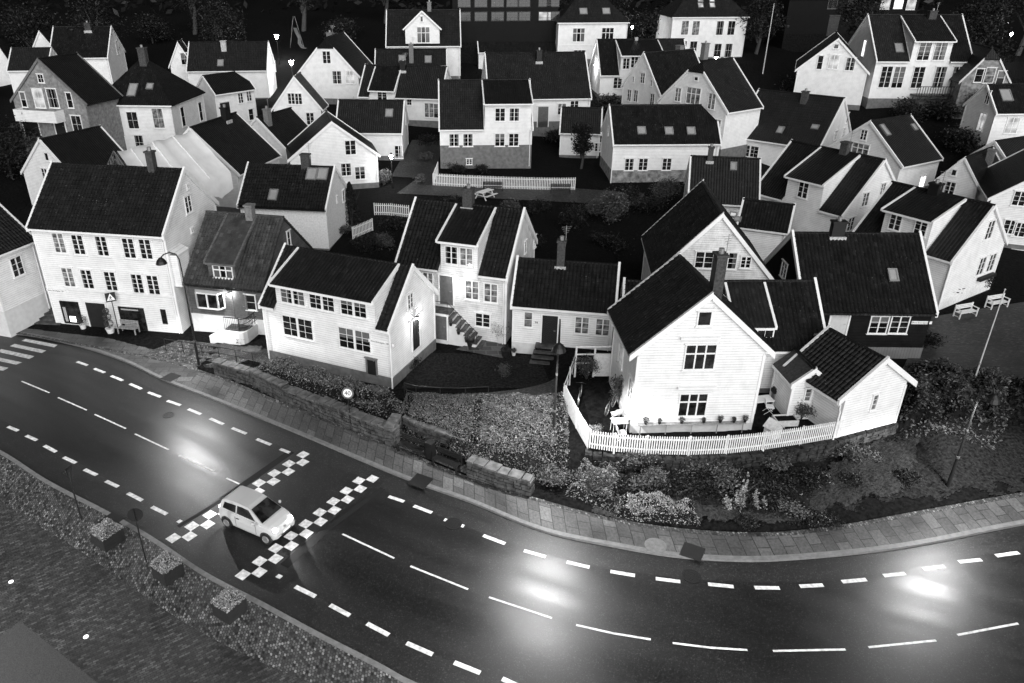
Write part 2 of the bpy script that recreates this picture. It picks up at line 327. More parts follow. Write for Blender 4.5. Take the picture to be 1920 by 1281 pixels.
# ---------------------------------------------------------------- houses
WC={}
def window_mesh(kind,w,h,c,r,heavy):
    key=(w,h,c,r,heavy)
    if key in WC: return WC[key]
    f=.07; m=MB(); m.box(-w/2,-w/2+f,-.06,0,0,h); m.box(w/2-f,w/2,-.06,0,0,h); m.box(-w/2+f,w/2-f,-.06,0,h-f,h); m.box(-w/2+f,w/2-f,-.06,0,0,f)
    m.box(-w/2-.07,w/2+.07,-.11,0,h,h+.05); m.box(-w/2-.06,w/2+.06,-.10,0,-.045,0)
    iw=w-2*f
    for i in range(1,c):
        x=-iw/2+iw*i/c; t=.038 if heavy==9 or (heavy and heavy!=22 and i%heavy==0) else .010
        if heavy==22 and i==2: t=.075
        m.box(x-t,x+t,-.05 if t>.02 else -.035,0,f,h-f)
    for j in range(1,r):
        z=f+(h-2*f)*(j/r if heavy!=9 else .64); t=.010
        if heavy==9 and j==r-1: t=.04
        m.box(-w/2+f,w/2-f,-.034,-.002,z-t,z+t)
    a=m.build('window','trim'); b=MB(); b.face([(-iw/2,-.008,f),(iw/2,-.008,f),(iw/2,-.008,h-f),(-iw/2,-.008,h-f)]); g=b.build('pane','glass',recalc=False)
    WC[key]=(a.data,g.data); bpy.data.objects.remove(a); bpy.data.objects.remove(g)
    return WC[key]
WT={'a':(.98,1.3,2,3,1),'b':(2.0,1.3,4,3,22),'c':(.6,1.0,1,3,0),'e':(.5,.62,1,1,0),'s':(.8,.95,2,2,0),'d':(1.75,1.75,3,2,9),'f':(1.0,1.7,2,2,0),'g':(1.45,1.6,3,2,9),'h':(.75,1.05,2,3,1),'k':(1.5,.7,4,2,0),'n':(.55,1.15,1,2,0),'m':(.95,1.5,2,4,1),'q':(1.0,1.45,2,3,1),'w':(2.2,1.9,3,3,0),'z':(.9,.55,2,1,0)}
PANES={'':'glass','G':'glass','C':'glass_curtain','B':'glass_blind','L':'lit','l':'lit_dim','p':'glass_pale'}
class House: pass
def house(name,label,cat,mode,k,pts,zb,ze,found=.35,mat='white',roof='tile',hip=(0,0),verge='both',wallkw=None,foundmat='foundation',vmat='trim',over=.28,group='white wooden houses of the old town',tiles_geo=False,ctrl=True,cut=(),dp=True,**kw):
    P=[Z(k,*q) if q else None for q in pts]
    A,u,v,sx,sy,hw,zr=solve(mode,P,zb,ze,**kw)
    H=House(); ang=math.atan2(u[1],u[0])
    root=empty(name,(A[0],A[1],0),ang,label,cat,group); H.o=root; H.A=A;H.u=u;H.v=v;H.sx=sx;H.sy=sy;H.hw=hw;H.zr=zr;H.ze=ze;H.zb=zb;H.mode=mode
    og=.12; oe=over; H.og=og; H.oe=oe
    Lr=sx if mode=='E' else sy
    mp=(lambda r,c,z:(r,c,z)) if mode=='E' else (lambda r,c,z:(c,r,z))
    H.mp=mp; H.Lr=Lr
    tp=(zr-ze)/hw; rz=lambda c: ze+tp*min(c,2*hw-c); H.rz=rz; H.tp=tp
    # walls
    w=MB(); z0=zb+found; th=.13
    def sect(r,kk):
        zt=zr-kk*(zr-ze)
        c=[oe,hw-hw*kk,hw,hw+hw*kk,2*hw-oe]
        if kk>=1: c=[oe,oe+.05,hw,2*hw-oe-.05,2*hw-oe]
        top=[(cc,min(rz(cc),zt if kk>0 else 99)-th if kk<1 else ze+oe*tp*.3-.02) for cc in c]
        return [(oe,z0)]+top+[(2*hw-oe,z0)]
    if kw.get('zt'): pass
    S0=sect(og if hip[0]<1 else oe,hip[0]); S1=sect(0,hip[1]); r0=og if hip[0]<1 else oe; r1=Lr-(og if hip[1]<1 else oe)
    p0=[mp(r0,c,z) for c,z in S0]; p1=[mp(r1,c,z) for c,z in S1]
    w.face(p0,[(c,z) for c,z in S0]); w.face(p1[::-1],[(c,z) for c,z in S1][::-1])
    n=len(p0)
    for i in range(n):
        j=(i+1)%n; w.face([p0[i],p0[j],p1[j],p1[i]],[(0,p0[i][2]),(0,p0[j][2]),(r1-r0,p1[j][2]),(r1-r0,p1[i][2])])
    w.build('wall',mat,root,merge=True)
    ff=MB(); a=mp(r0-.03 if found>.1 else r0+.02,oe-.03 if found>.1 else oe+.02,0); b=mp(r1+.03 if found>.1 else r1-.02,2*hw-oe+.03 if found>.1 else 2*hw-oe-.02,0)
    ff.box(min(a[0],b[0]),max(a[0],b[0]),min(a[1],b[1]),max(a[1],b[1]),zb-3,z0); ff.build('foundation',foundmat,root)
    # roof
    rf=MB(); H.pl={'F':(1,-.12)}
    segs=[(0,Lr,0)]
    if cut:
        segs=[]; last=0
        for c_ in cut:
            ck=c_[0]; xa=hit(H,'F',Z(ck,*c_[1]),-.12)[0]; xb=hit(H,'F',Z(ck,*c_[2]),-.12)[0]; xa=max(0.02,xa);xb=min(Lr-.02,xb)
            if xa-last>.1: segs.append((last,xa,0))
            segs.append((xa,xb,hw*.9)); last=xb
        if Lr-last>.1: segs.append((last,Lr,0))
    H.segs=segs; H.tg=tiles_geo
    def slab(poly):
        cs=[q for q in poly]
        r_=[q[0] for q in cs]; 
        uv=[(q[0],math.hypot(1,tp)*(min(q[1],2*hw-q[1]))) for q in cs]
        top=[mp(r,c,z) for r,c,z in cs]; bot=[(x,y,z-.12) for x,y,z in top]
        rf.face(top,uv); rf.face(bot[::-1])
        for i in range(len(top)):
            j=(i+1)%len(top); rf.face([top[i],bot[i],bot[j],top[j]])
    k0,k1=hip; e0,e1=0,Lr
    zt0=zr-k0*(zr-ze); zt1=zr-k1*(zr-ze); q0=k0*hw*.9; q1=Lr-k1*hw*.9
    for sgn in (0,1):
        if sgn==0 and cut:
            for a_,b_,c_ in segs: slab([(a_,c_,ze+tp*c_),(b_,c_,ze+tp*c_),(b_,hw,zr),(a_,hw,zr)])
            continue
        cc=(lambda c:c) if sgn==0 else (lambda c:2*hw-c)
        poly=[(e0,cc(0),ze),(e1,cc(0),ze)]
        if k1>0: poly+=[(e1,cc(hw-hw*k1),zt1)] if k1<1 else []
        poly+=[(q1,hw,zr),(q0,hw,zr)]
        if 0<k0<1: poly+=[(e0,cc(hw-hw*k0),zt0)]
        slab(poly)
    def hipface(e,q,k,zt):
        p=[(e,hw-hw*k,zt),(e,hw+hw*k,zt),(q,hw,zr)]
        top=[mp(*t) for t in p]; bot=[(x,y,z-.12) for x,y,z in top]
        rf.face(top,[(t[1],0 if t[0]==e else math.dist((e,zt),(q,zr))) for t in p]); rf.face(bot[::-1]); rf.face([top[0],bot[0],bot[1],top[1]])
    if k0: hipface(e0,q0,k0,zt0)
    if k1: hipface(e1,q1,k1,zt1)
    H.roof=rf.build('roof',roof,root)
    if tiles_geo and not k0 and not k1:
        gm=MB(); fl=math.hypot(hw,zr-ze); rows=max(3,int(fl/.33)); cols=max(4,int(Lr/.24)); nx,nz=0,0
        ca,sa=hw/fl,(zr-ze)/fl
        for sgn in (0,1):
          for sa_,sb_,c0_ in (segs if sgn==0 else [(0,Lr,0)]):
            cols=max(2,int((sb_-sa_)/.24)); grid=[]; f0=c0_/hw
            for j in range(rows):
                if (j+.5)/rows<f0: continue
                for jj in (0,1):
                    tt=(j+jj)*fl/rows
                    hgt=.12-jj*.09; row=[]
                    for i in range(cols*4+1):
                        s=sa_+i*(sb_-sa_)/(cols*4); ph=(i%4); d=hgt*.5+[0,.05,.065,.03][ph]+random.uniform(-.006,.006); c=tt*ca-d*sa; z=ze+tt*sa+d*ca
                        row.append((mp(s,c if sgn==0 else 2*hw-c,z),(s,tt)))
                    grid.append(row)
            for a_,b_ in zip(grid,grid[1:]):
                for i in range(cols*4): gm.face([a_[i][0],a_[i+1][0],b_[i+1][0],b_[i][0]],[a_[i][1],a_[i+1][1],b_[i+1][1],b_[i][1]])
        g=gm.build('roof_tiles',{'tile':'tile_geo'}.get(roof,roof),root,recalc=False)
    # ridge
    rd=MB(); rd.tube([mp(q0+.0,hw,zr+.0),mp(q1,hw,zr+.0)],.11,8); rd.build('ridge','tile' if roof!='tile_light' else roof,root)
    # verge boards
    hb=.1 if tiles_geo else .04
    for e,kk,zt,on in ((0,k0,zt0,verge in('both','0')),(Lr,k1,zt1,verge in('both','1'))):
        if kk>=1 or not on: continue
        sg=1 if e==0 else -1; vb=MB()
        for s2 in (0,1):
            c0,c1=-.04,hw-hw*kk+(.06 if kk==0 else 0)
            if kk==0 and s2==1: c1=hw-.061
            pts=[]
            for c in (c0,c1):
                z=ze+tp*c; C=c if s2==0 else 2*hw-c
                pts.append([mp(e-sg*.05,C,z-.2),mp(e+sg*.1,C,z-.2),mp(e+sg*.1,C,z+hb+.05),mp(e-sg*.05,C,z+hb+.05)])
            vb.hexa(pts[0],pts[1])
            if kk>0: vb.build('verge_board',vmat,root); vb=MB()
        if vb.v: vb.build('verge_board',vmat,root)
    # gutters and downpipe
    for gi_,C in enumerate(((-.06,0),(2*hw,2*hw+.06))):
        gu=MB()
        for sa_,sb_,c0_ in (segs if gi_==0 else [(0,Lr,0)]):
            if c0_>0: continue
            gu=MB(); a=mp(sa_+.02,C[0],0); b=mp(sb_-.02,C[1],0); gu.box(a[0],b[0],min(a[1],b[1]),max(a[1],b[1]),ze-.16,ze-.03) if mode=='E' else gu.box(min(a[0],b[0]),max(a[0],b[0]),a[1],b[1],ze-.16,ze-.03)
            gu.build('gutter','trim' if mat.startswith('white') else 'tile',root)
    if mat.startswith('white') or mat=='dark_timber':
        for rr in (r0,r1):
            for c in (oe,2*hw-oe):
                cb=MB(); a=mp(rr,c,0); cb.box(a[0]-.035 if (a[0]<sx/2) else a[0]-.1,a[0]+.1 if a[0]<sx/2 else a[0]+.035,a[1]-.035 if a[1]<sy/2 else a[1]-.1,a[1]+.1 if a[1]<sy/2 else a[1]+.035,z0,ze-.02)
                cb.build('corner_board','trim' if mat.startswith('white') else mat,root)
    if dp and mode=='E' and mat.startswith('white'):
        m=MB(); m.tube([(Lr-og-.18,.05,ze-.1),(Lr-og-.18,oe-.07,ze-.45),(Lr-og-.18,oe-.07,zb)],.045,6); m.build('downpipe','trim',root)
    # plane table for fittings
    H.pl={'F':(1,oe if mode=='E' else r0),'B':(1,sy-(oe if mode=='E' else og)),'L':(0,(og if mode=='E' else oe) if hip[0]<1 or mode=='G' else oe),'R':(0,sx-((og if mode=='E' else oe) if hip[1]<1 or mode=='G' else oe))}
    if ctrl: 
        for fx in (.1,.5,.9):
            for fy in (.1,.5,.9):
                CTRL.append((A[0]+u[0]*sx*fx+v[0]*sy*fy,A[1]+u[1]*sx*fx+v[1]*sy*fy,zb))
    ALL[label]=H; H.name=name
    print('H %-34s A=(%.1f,%.1f) ang=%.0f sx=%.1f sy=%.1f ze=%.1f zr=%.1f'%(label[:34],A[0],A[1],math.degrees(ang),sx,sy,ze,zr))
    return H
ALL={}
def local(H,p): # world->local
    dx,dy=p[0]-H.A[0],p[1]-H.A[1]; return (dx*H.u[0]+dy*H.u[1],dx*H.v[0]+dy*H.v[1],p[2])
def hit(H,face,px,off=None):
    ax,val=H.pl[face] if off is None else (H.pl[face][0],off)
    d=ray(px); o=local(H,(0,0,H0)); e=local(H,(d[0],d[1],0)); b=local(H,(0,0,0)); dl=(e[0]-b[0],e[1]-b[1],d[2])
    t=(val-o[ax])/dl[ax]; return (o[0]+dl[0]*t,o[1]+dl[1]*t,o[2]+dl[2]*t)
ROT={'F':0,'L':R(-90),'R':R(90),'B':R(180)}
def win(H,face,k,lst,kind='a',pane='',off=None,size=None,fmat=None):
    w,h,c,r,hv=WT[kind]
    if size: w,h=size
    me,gl=window_mesh('w',w,h,c,r,hv)
    if fmat: me=me.copy(); me.materials.clear(); me.materials.append(MATS[fmat])
    for q in lst:
        pn=pane
        if len(q)>2: pn=q[2]
        x,y,z=hit(H,face,Z(k,q[0],q[1]),off)
        o=link('window',me,H.o); o.location=(x,y,z-h/2); o.rotation_euler=(0,0,ROT[face])
        g=link('pane',gl,o)
        if not pn:
            rr_=random.random(); pn='C' if rr_<.28 else ('B' if rr_<.38 else '')
        if pn: g.data=gl.copy(); g.data.materials.clear(); g.data.materials.append(MATS[PANES[pn]])
def door(H,face,k,x,y,w=.95,h=2.05,mat='door_dark',frame='trim',off=None,style='flat',zbase=None):
    X,Y,Zz=hit(H,face,Z(k,x,y),off); zb=(Zz-h/2) if zbase is None else zbase
    m=MB(); m.box(-w/2,w/2,-.03,.02,0,h)
    if style=='chevron':
        for i in range(12):
            z=.1+i*(h-.3)/11
            for s in (-1,1): m.rbox((s*w*.22,-.04,z+.05),Vector((s*.8,0,-.6)),Vector((0,1,0)),Vector((.6*s,0,.8)),w*.23,.008,.035)
    elif style=='panel':
        for z0,z1 in ((.15,.75),(.9,1.75)):
            for s in (-1,1): m.box(s*w*.24-w*.17,s*w*.24+w*.17,-.045,-.03,z0,z1)
    o=m.build('door',mat,H.o); o.location=(X,Y,zb); o.rotation_euler=(0,0,ROT[face])
    f=MB(); f.box(-w/2-.1,-w/2,-.07,0,0,h+.1); f.box(w/2,w/2+.1,-.07,0,0,h+.1); f.box(-w/2,w/2,-.07,0,h,h+.1); f.box(-w/2-.15,w/2+.15,-.14,0,h+.1,h+.15)
    f.build('door_frame',frame,o)
    hd=MB(); hd.tube([(w*.38,-.03,1.0),(w*.38,-.08,1.0),(w*.26,-.08,1.0)],.015,6); hd.build('handle','steel',o)
    return o
def roofhit(H,px,side=0):
    # ray against a main slope (side 0: c from 0; 1: far/right slope)
    d=ray(px); o=local(H,(0,0,H0)); b=local(H,(0,0,0)); e=local(H,(d[0],d[1],0)); dl=(e[0]-b[0],e[1]-b[1],d[2])
    ci=1 if H.mode=='E' else 0
    s=1 if side==0 else -1; c0=0 if side==0 else 2*H.hw
    # z = ze + tp*s*(c-c0)
    t=(H.ze+H.tp*s*(o[ci]-c0)-o[2])/(dl[2]-H.tp*s*dl[ci])
    return (o[0]+dl[0]*t,o[1]+dl[1]*t,o[2]+dl[2]*t)
def skylight(H,k,x,y,w=.7,h=.95,side=0,pane='skyglass'):
    p=roofhit(H,Z(k,x,y),side); n=math.hypot(1,H.tp); s=1 if side==0 else -1
    ad=Vector(H.mp(1,0,0)); dn=Vector(H.mp(0,s/n,H.tp/n)); no=Vector(H.mp(0,-s*H.tp/n,1/n))
    m=MB(); P=Vector(p)+no*(.17 if H.tg else .06)
    for a in (-1,1): m.rbox(P+ad*a*w/2,ad,dn,no,.05,h/2+.05,.07); m.rbox(P+dn*a*h/2,ad,dn,no,w/2-.05,.05,.068)
    o=m.build('skylight','steel',H.o); g=MB(); g.rbox(P,ad,dn,no,w/2-.05,h/2-.05,.03); g.build('pane',pane,o)
def chimney(H,k,x,y,w=.6,d=.5,h=1.3,mat='brick_chim',z=None,pot=True,cap=True,lead=False,side=None):
    ci=1 if H.mode=='E' else 0
    q=roofhit(H,Z(k,x,y),0)
    if q[ci]>H.hw or q[ci]<0:
        q2=roofhit(H,Z(k,x,y),1)
        if H.mode=='G' and q2[ci]>=H.hw and q2[ci]<2*H.hw: q=q2
        else: q=list(local(H,at(Z(k,x,y),H.zr))); q[ci]=H.hw
    X,Y=q[0],q[1]; zz=min(H.rz(q[ci]),H.zr)
    if z is not None: X,Y,_=local(H,at(Z(k,x,y),z)); zz=min(H.rz(Y if ci else X),H.zr)
    w*=.82; d*=.82; h*=.9
    m=MB(); m.box(X-w/2,X+w/2,Y-d/2,Y+d/2,zz-.6,zz+h); 
    if cap: m.box(X-w/2-.06,X+w/2+.06,Y-d/2-.06,Y+d/2+.06,zz+h,zz+h+.12)
    o=m.build('chimney',mat,H.roof)
    f=MB(); f.box(X-w/2-.12,X+w/2+.12,Y-d/2-.12,Y-d/2-.01,zz-.45,zz-.06); f.build('chimney_flashing','lichen' if lead else 'tile',H.roof) if lead else None
    if random.random()<.35 and h>.8:
        q=MB(); q.bar((X+w/2,Y,zz+h-.3),(X+w/2,Y,zz+h+1.1),.03)
        for i in range(4): q.bar((X+w/2-.3+.06*i,Y-.1,zz+h+1.0-.13*i),(X+w/2+.3-.06*i,Y+.1,zz+h+1.0-.13*i),.018)
        q.build('aerial','steel',H.roof)
    if pot: q=MB(); q.lathe([(.14,0),(.14,.25),(.11,.27)],(X,Y,zz+h+.12),10); q.build('chimney_pot','steel',H.roof)
def shed_dormer(H,k,pl,pr,depth=.92,y0=None,mat='white',zdrop=None,roof='tile',flush=True):
    # pl,pr: pixels of the dormer eave ends; y0: setback of the dormer front from the eave line
    yo=(-.12 if y0 is None else y0)
    a=hit(H,'F',Z(k,*pl),yo); b=hit(H,'F',Z(k,*pr),yo); x0,x1=a[0],b[0]; z=(a[2]+b[2])/2
    yr=H.hw*depth; zr=H.ze+H.tp*yr+.1
    m=MB(); m.hexa([(x0,yo,z-.1),(x1,yo,z-.1),(x1,yr,zr-.1),(x0,yr,zr-.1)],[(x0,yo,z),(x1,yo,z),(x1,yr,zr),(x0,yr,zr)])
    L_=math.dist((yo,z),(yr,zr)); m.uv[1]=[(x0,0),(x1,0),(x1,L_),(x0,L_)]
    yw=(H.oe-.012 if y0 is None else y0+.15)
    zz=lambda y:z+(zr-z)*(y-yo)/(yr-yo)-.101
    bz=(H.zb+1.0 if y0 is None else H.ze+H.tp*(y0+.15)-.2); bz=min(bz,z-.5)
    if y0 is None: bz=H.ze-.5
    w=MB(); xi0,xi1=x0+.13,x1-.13
    w.hexa([(xi0,yw,bz),(xi1,yw,bz),(xi1,yr-.1,zz(yr-.1)-.3),(xi0,yr-.1,zz(yr-.1)-.3)],[(xi0,yw,zz(yw)),(xi1,yw,zz(yw)),(xi1,yr-.1,zz(yr-.1)),(xi0,yr-.1,zz(yr-.1))])
    d=w.build('dormer',mat,H.o); m.build('dormer_roof',roof,d)
    v=MB()
    for xx in (x0,x1):
        v.hexa([(xx-.07,yo-.03,z-.14),(xx+.07,yo-.03,z-.14),(xx+.07,yo-.03,z+.06),(xx-.07,yo-.03,z+.06)],[(xx-.07,yr,zr-.14),(xx+.07,yr,zr-.14),(xx+.07,yr,zr+.06),(xx-.07,yr,zr+.06)])
    v.box(x0+.07,x1-.07,yo-.05,yo+.02,z-.17,z-.03)
    v.build('verge_board','trim' if mat.startswith('white') else mat,d)
    H.dy=yw; return d
def gable_dormer(H,k,pl,pr,pa,y0=.1,mat='white'):
    a=hit(H,'F',Z(k,*pl),y0); b=hit(H,'F',Z(k,*pr),y0); p=hit(H,'F',Z(k,*pa),y0); x0,x1=a[0],b[0]; ze=(a[2]+b[2])/2; zt=p[2]; xm=(x0+x1)/2
    yb=lambda z:min((z-H.ze)/H.tp,H.hw)
    w=MB(); i=.3; zi=ze+(zt-ze)*i/(xm-x0)-.1
    pts=[(x0+i,H.ze-.5),(x0+i,zi),(xm,zt-.12),(x1-i,zi),(x1-i,H.ze-.5)]
    f=[(x,y0+.25,z) for x,z in pts]; bk=[(x,H.hw,z) for x,z in pts]; w.face(f); w.face(bk[::-1])
    for q in range(5): w.face([f[q],f[(q+1)%5],bk[(q+1)%5],bk[q]])
    d=w.build('dormer',mat,H.o,merge=True); r=MB()
    for s,(xa) in ((0,x0),(1,x1)):
        t=[(xa,y0,ze),(xm,y0,zt),(xm,H.hw,zt),(xa,H.hw,ze)]; r.face(t,[(0,0),(0,2.5),(3,2.5),(3,0)]); r.face([(x,y,z-.1) for x,y,z in t][::-1]); 
        for q in range(4):
            a_,b_=t[q],t[(q+1)%4]; r.face([a_,b_,(b_[0],b_[1],b_[2]-.1),(a_[0],a_[1],a_[2]-.1)])
    r.build('dormer_roof','tile',d); v=MB(); v.bar((x0,y0,ze-.03),(xm,y0,zt-.03),.08,.2); v.bar((x1,y0,ze-.03),(xm,y0+.01,zt-.03),.08,.2); v.build('verge_board','trim',d)
    H.dy=y0+.25; return d
def wall_lamp(H,face,k,x,y,power=40,off=None):
    X,Y,Zz=hit(H,face,Z(k,x,y),off); n={'F':(0,-1),'L':(-1,0),'R':(1,0)}[face]
    m=MB(); m.bar((X,Y,Zz+.1),(X+n[0]*.22,Y+n[1]*.22,Zz+.15),.03); m.lathe([(.11,0),(.03,.1)],(X+n[0]*.22,Y+n[1]*.22,Zz+.05),10); o=m.build('wall_lamp','iron',H.o)
    b=MB(); b.lathe([(.0,-.07),(.05,-.04),(.06,.0),(.03,.05)],(X+n[0]*.22,Y+n[1]*.22,Zz),10); b.build('bulb','bulb',o)
    l=bpy.data.lights.new('light',  'POINT'); l.energy=power; l.shadow_soft_size=.05; lo=bpy.data.objects.new('lamp_light',l); COL.objects.link(lo); lo.parent=H.o; lo.location=(X+n[0]*.34,Y+n[1]*.34,Zz-.05)
# ================================================================ HOUSES, front rows
h=house('shop_house','tall three storey white shop with long dark roof beside the zebra crossing','house','E','5',[(155,437),(937,490),(300,75),(1055,100)],.1,7.5,found=0,tiles_geo=True)
win(h,'F','5',[(343,522,'p'),(453,532),(588,541),(742,554),(838,560)],'m'); win(h,'F','5',[(395,718,'p'),(503,730),(637,742),(790,757),(880,765)],'m')
m=MB(); 
x0,_,z0=hit(h,'F',Z('5',285,810)); x1,_,_2=hit(h,'F',Z('5',985,880)); m.box(h.og-.05,h.sx-h.og+.05,h.oe-.06,h.oe,2.95,3.1); m.build('belt_moulding','trim',h.o)
def shopwin(H,k,tl,br,nm='shop_window',bars=(),inner=None,base=None):
    a=hit(H,'F',Z(k,*tl)); b=hit(H,'F',Z(k,*br)); x0,x1,z1,z0=a[0],b[0],a[2],b[2]; y=H.oe
    f=MB(); 
    for q in ((x0-.05,x0,z0-.05,z1+.05),(x1,x1+.05,z0-.05,z1+.05),(x0,x1,z1,z1+.05),(x0,x1,z0-.05,z0)): f.box(q[0],q[1],y-.05,y+.0,q[2],q[3])
    f.box(x0,x1,y-.045,y+.0,z1-.4,z1-.36)
    o=f.build(nm,'iron',H.o); g=MB(); g.face([(x0,y-.012,z0),(x1,y-.012,z0),(x1,y-.012,z1),(x0,y-.012,z1)]); g.build('pane','glass',o,recalc=False); return o,(x0,x1,z0,z1)
o,b=shopwin(h,'5',(345,855),(475,985)); 
g=MB(); y=h.oe-.03; g.box(b[0]+.45,b[0]+.95,y,y+.01,b[2]+.1,b[2]+.55); g.build('lit_counter','lit',o); g=MB(); g.box(b[0]+.08,b[0]+.3,y,y+.01,b[2]+.1,b[3]-.45); g.build('curtain','curtain',o)
o,b=shopwin(h,'5',(680,890),(845,1027)); g=MB(); g.box(b[0]+.15,b[0]+1.5,h.oe-.035,h.oe-.022,b[3]-.2,b[3]-.1); g.build('window_sticker','curtain',o); g=MB(); g.box(b[0]+.2,b[0]+1.2,h.oe-.035,h.oe-.022,b[2]+.1,b[2]+.4); g.build('display_shelf','curtain',o)
shopwin(h,'5',(922,908),(958,985))
door(h,'F','5',562,938,1.55,2.0,'door_dark')
win(h,'R','5',[(1080,305)],'a',size=(.9,1.25)); win(h,'R','5',[(1078,205),(1100,455)],'e',size=(.3,.35))
m=MB(); X,Y,Z_=hit(h,'R',Z('5',1000,620)); m.box(h.sx-h.og,h.sx+.42,h.oe+.2,h.oe+1.7,3.7,6.0); m.face([(h.sx-h.og,h.oe+.15,6.35),(h.sx+.5,h.oe+.15,6.0),(h.sx+.5,h.oe+1.75,6.0),(h.sx-h.og,h.oe+1.75,6.35)]); m.build('side_bay','white',h.o)
chimney(h,'5',880,105,.6,.6,1.3,'brick_chim')
def street_sign(H,face,k,x,y,s,w):
    X,Y,Zz=hit(H,face,Z(k,x,y)); o=MB(); o.box(-w/2,w/2,-.03,0,-.1,.1); o.box(w/2+.1,w/2+.25,-.03,0,-.09,.09); q=o.build('street_sign','paint',H.o); q.location=(X,Y,Zz); q.rotation_euler=(0,0,ROT[face])
    t=text(s,.15,'lettering','black',q,(0,-.034,0),(R(90),0,0),.002)
street_sign(h,'F','5',322,795,'Øvre Strandgate 126',1.5)

h=house('white_house','white house with tall dark roof at the left edge across the stair alley','house','E','5',[(-60,612),(215,505),None,(160,130)],.4,6,found=1.6,foundmat='white_base',tiles_geo=True,L=None)
win(h,'F','5',[(100,655)],'q')
h=house('dark_timber_house','dark timber house with pale tiled roof and curved white terrace','house','E','5',[(1045,757),(1503,803),(1165,350),(1640,380)],.5,4.0,found=1.15,mat='dark_timber',roof='tile_light',foundmat='white_base',tiles_geo=True,verge='none')
shed_dormer(h,'5',(1170,636),(1343,652),depth=.97,y0=.35,mat='dark_timber',roof='tile_light')
win(h,'F','5',[(1278,692)],'g',off=h.dy-.005,size=(1.5,.95))
a=hit(h,'F',Z('5',1205,843)); m=MB(); g=MB(); X,Zz=a[0],a[2]
P=[(-1.05,0),(-.8,-.42),(.8,-.42),(1.05,0)]
for (p,q) in zip(P,P[1:]):
    pv=Vector((X+p[0],a[1]+p[1],0)); qv=Vector((X+q[0],a[1]+q[1],0)); 
    for z in (Zz-.6,Zz+.52): m.bar(pv+Vector((0,0,z)),qv+Vector((0,0,z)),.1,.1)
    n=3 if q[0]-p[0]>1 else 2
    for i in range(n): t=i/(n-1); c=pv.lerp(qv,t); m.box(c.x-.05,c.x+.05,c.y-.05,c.y+.05,Zz-.6,Zz+.55)
    g.face([pv+Vector((0,.02,Zz-.58)),qv+Vector((0,.02,Zz-.58)),qv+Vector((0,.02,Zz+.5)),pv+Vector((0,.02,Zz+.5))])
m.face([(X+p[0],a[1]+p[1],Zz-.66) for p in P]); m.face([(X+p[0],a[1]+p[1]*1.1,Zz+.58) for p in P])
o=m.build('bay_window','trim',h.o); g.build('pane','glass',o)
door(h,'F','5',1375,885,.95,2.05,'door_grey','dark_timber',style='chevron'); win(h,'F','5',[(1437,868)],'n',size=(.8,1.2))
win(h,'R','6',[(340,460)],'n'); chimney(h,'5',1440,395,.65,.65,1.1,'brick_pale',pot=False)
wall_lamp(h,'F','5',1315,815,30)
# curved terrace belongs to the dark house
m=MB(); tr=[]; q=[at(t,.4)[:2] for t in ((394,637),(415,641),(435,644),(450,646),(459,645),(467,642),(476,635),(492,622))]
base=[local(h,(x,y,0)) for x,y in q]; base=[(b[0],b[1]) for b in base]
for i in range(len(base)-1):
    (xa,ya),(xb,yb)=base[i],base[i+1]; hgt=[.8]+[1.35]*8
    m.hexa([(xa,ya,-.6),(xb,yb,-.6),(xb,yb+.25,-.6),(xa,ya+.25,-.6)],[(xa,ya,hgt[i]),(xb,yb,hgt[i+1]),(xb,yb+.25,hgt[i+1]),(xa,ya+.25,hgt[i])])
m.build('terrace_wall','white_base',h.o); m=MB(); fp=[(x,y+.1) for x,y in base[1:]]+[(base[-1][0],h.oe),(base[1][0],h.oe)]; m.face([(x,y,1.15) for x,y in fp]); m.face([(x,y,.2) for x,y in fp][::-1]); m.build('terrace_floor','flag',h.o)
m=MB(); xs=[base[1][0]+.2+i*.14 for i in range(9)]+[]
for x in xs: m.box(x-.01,x+.01,base[1][1]+.4,base[1][1]+.42,1.35,2.25)
m.box(xs[0],xs[-1],base[1][1]+.38,base[1][1]+.44,2.2,2.26)
rp=[Vector((x,y+.2,0)) for x,y in base[3:]]
for i in range(16): 
    t=i/15*(len(rp)-1.001); w_=rp[int(t)].lerp(rp[int(t)+1],t-int(t)); x,y=w_.x,w_.y; m.box(x-.02,x+.02,y-.02,y+.02,1.4,2.3)
    if i: m.bar((px_,py_,2.28),(x,y,2.28),.05,.05); m.bar((px_,py_,1.9),(x,y,1.9),.03,.03); m.bar((px_,py_,1.65),(x,y,1.65),.03,.03)
    px_,py_=x,y
m.build('terrace_railing','iron',h.o)

h=house('long_white_house','long white clapboard house with full width dormer above the hedge','house','E','6',[(183,808),(862,950),(300,492),(958,612)],.7,4.7,found=.75,tiles_geo=True,dp=False,cut=[('6',(236,702),(776,792))])
shed_dormer(h,'6',(236,702),(776,792),depth=.98)
dl=h.dy-.012
win(h,'F','6',[(360,762),(513,793),(678,826)],'b',off=dl,size=(1.85,1.1)); win(h,'F','6',[(387,925),(683,990)],'b',off=h.oe,size=(2.3,1.45))
win(h,'R','6',[(972,790)],'h'); door(h,'R','6',1000,962,.95,2.05,'door_dark',style='panel'); wall_lamp(h,'R','6',995,878,32)
street_sign(h,'F','6',812,1005,'Øvre Strandgate 120',1.5)
door(h,'F','6',772,1135,.6,1.0,'door_dark','foundation',off=h.oe-.03)
for x in (.1,h.sx-.1): m=MB(); m.tube([(x,h.oe-.08,4.5),(x,h.oe-.08,.5)],.05,8); m.build('downpipe','trim',h.o)

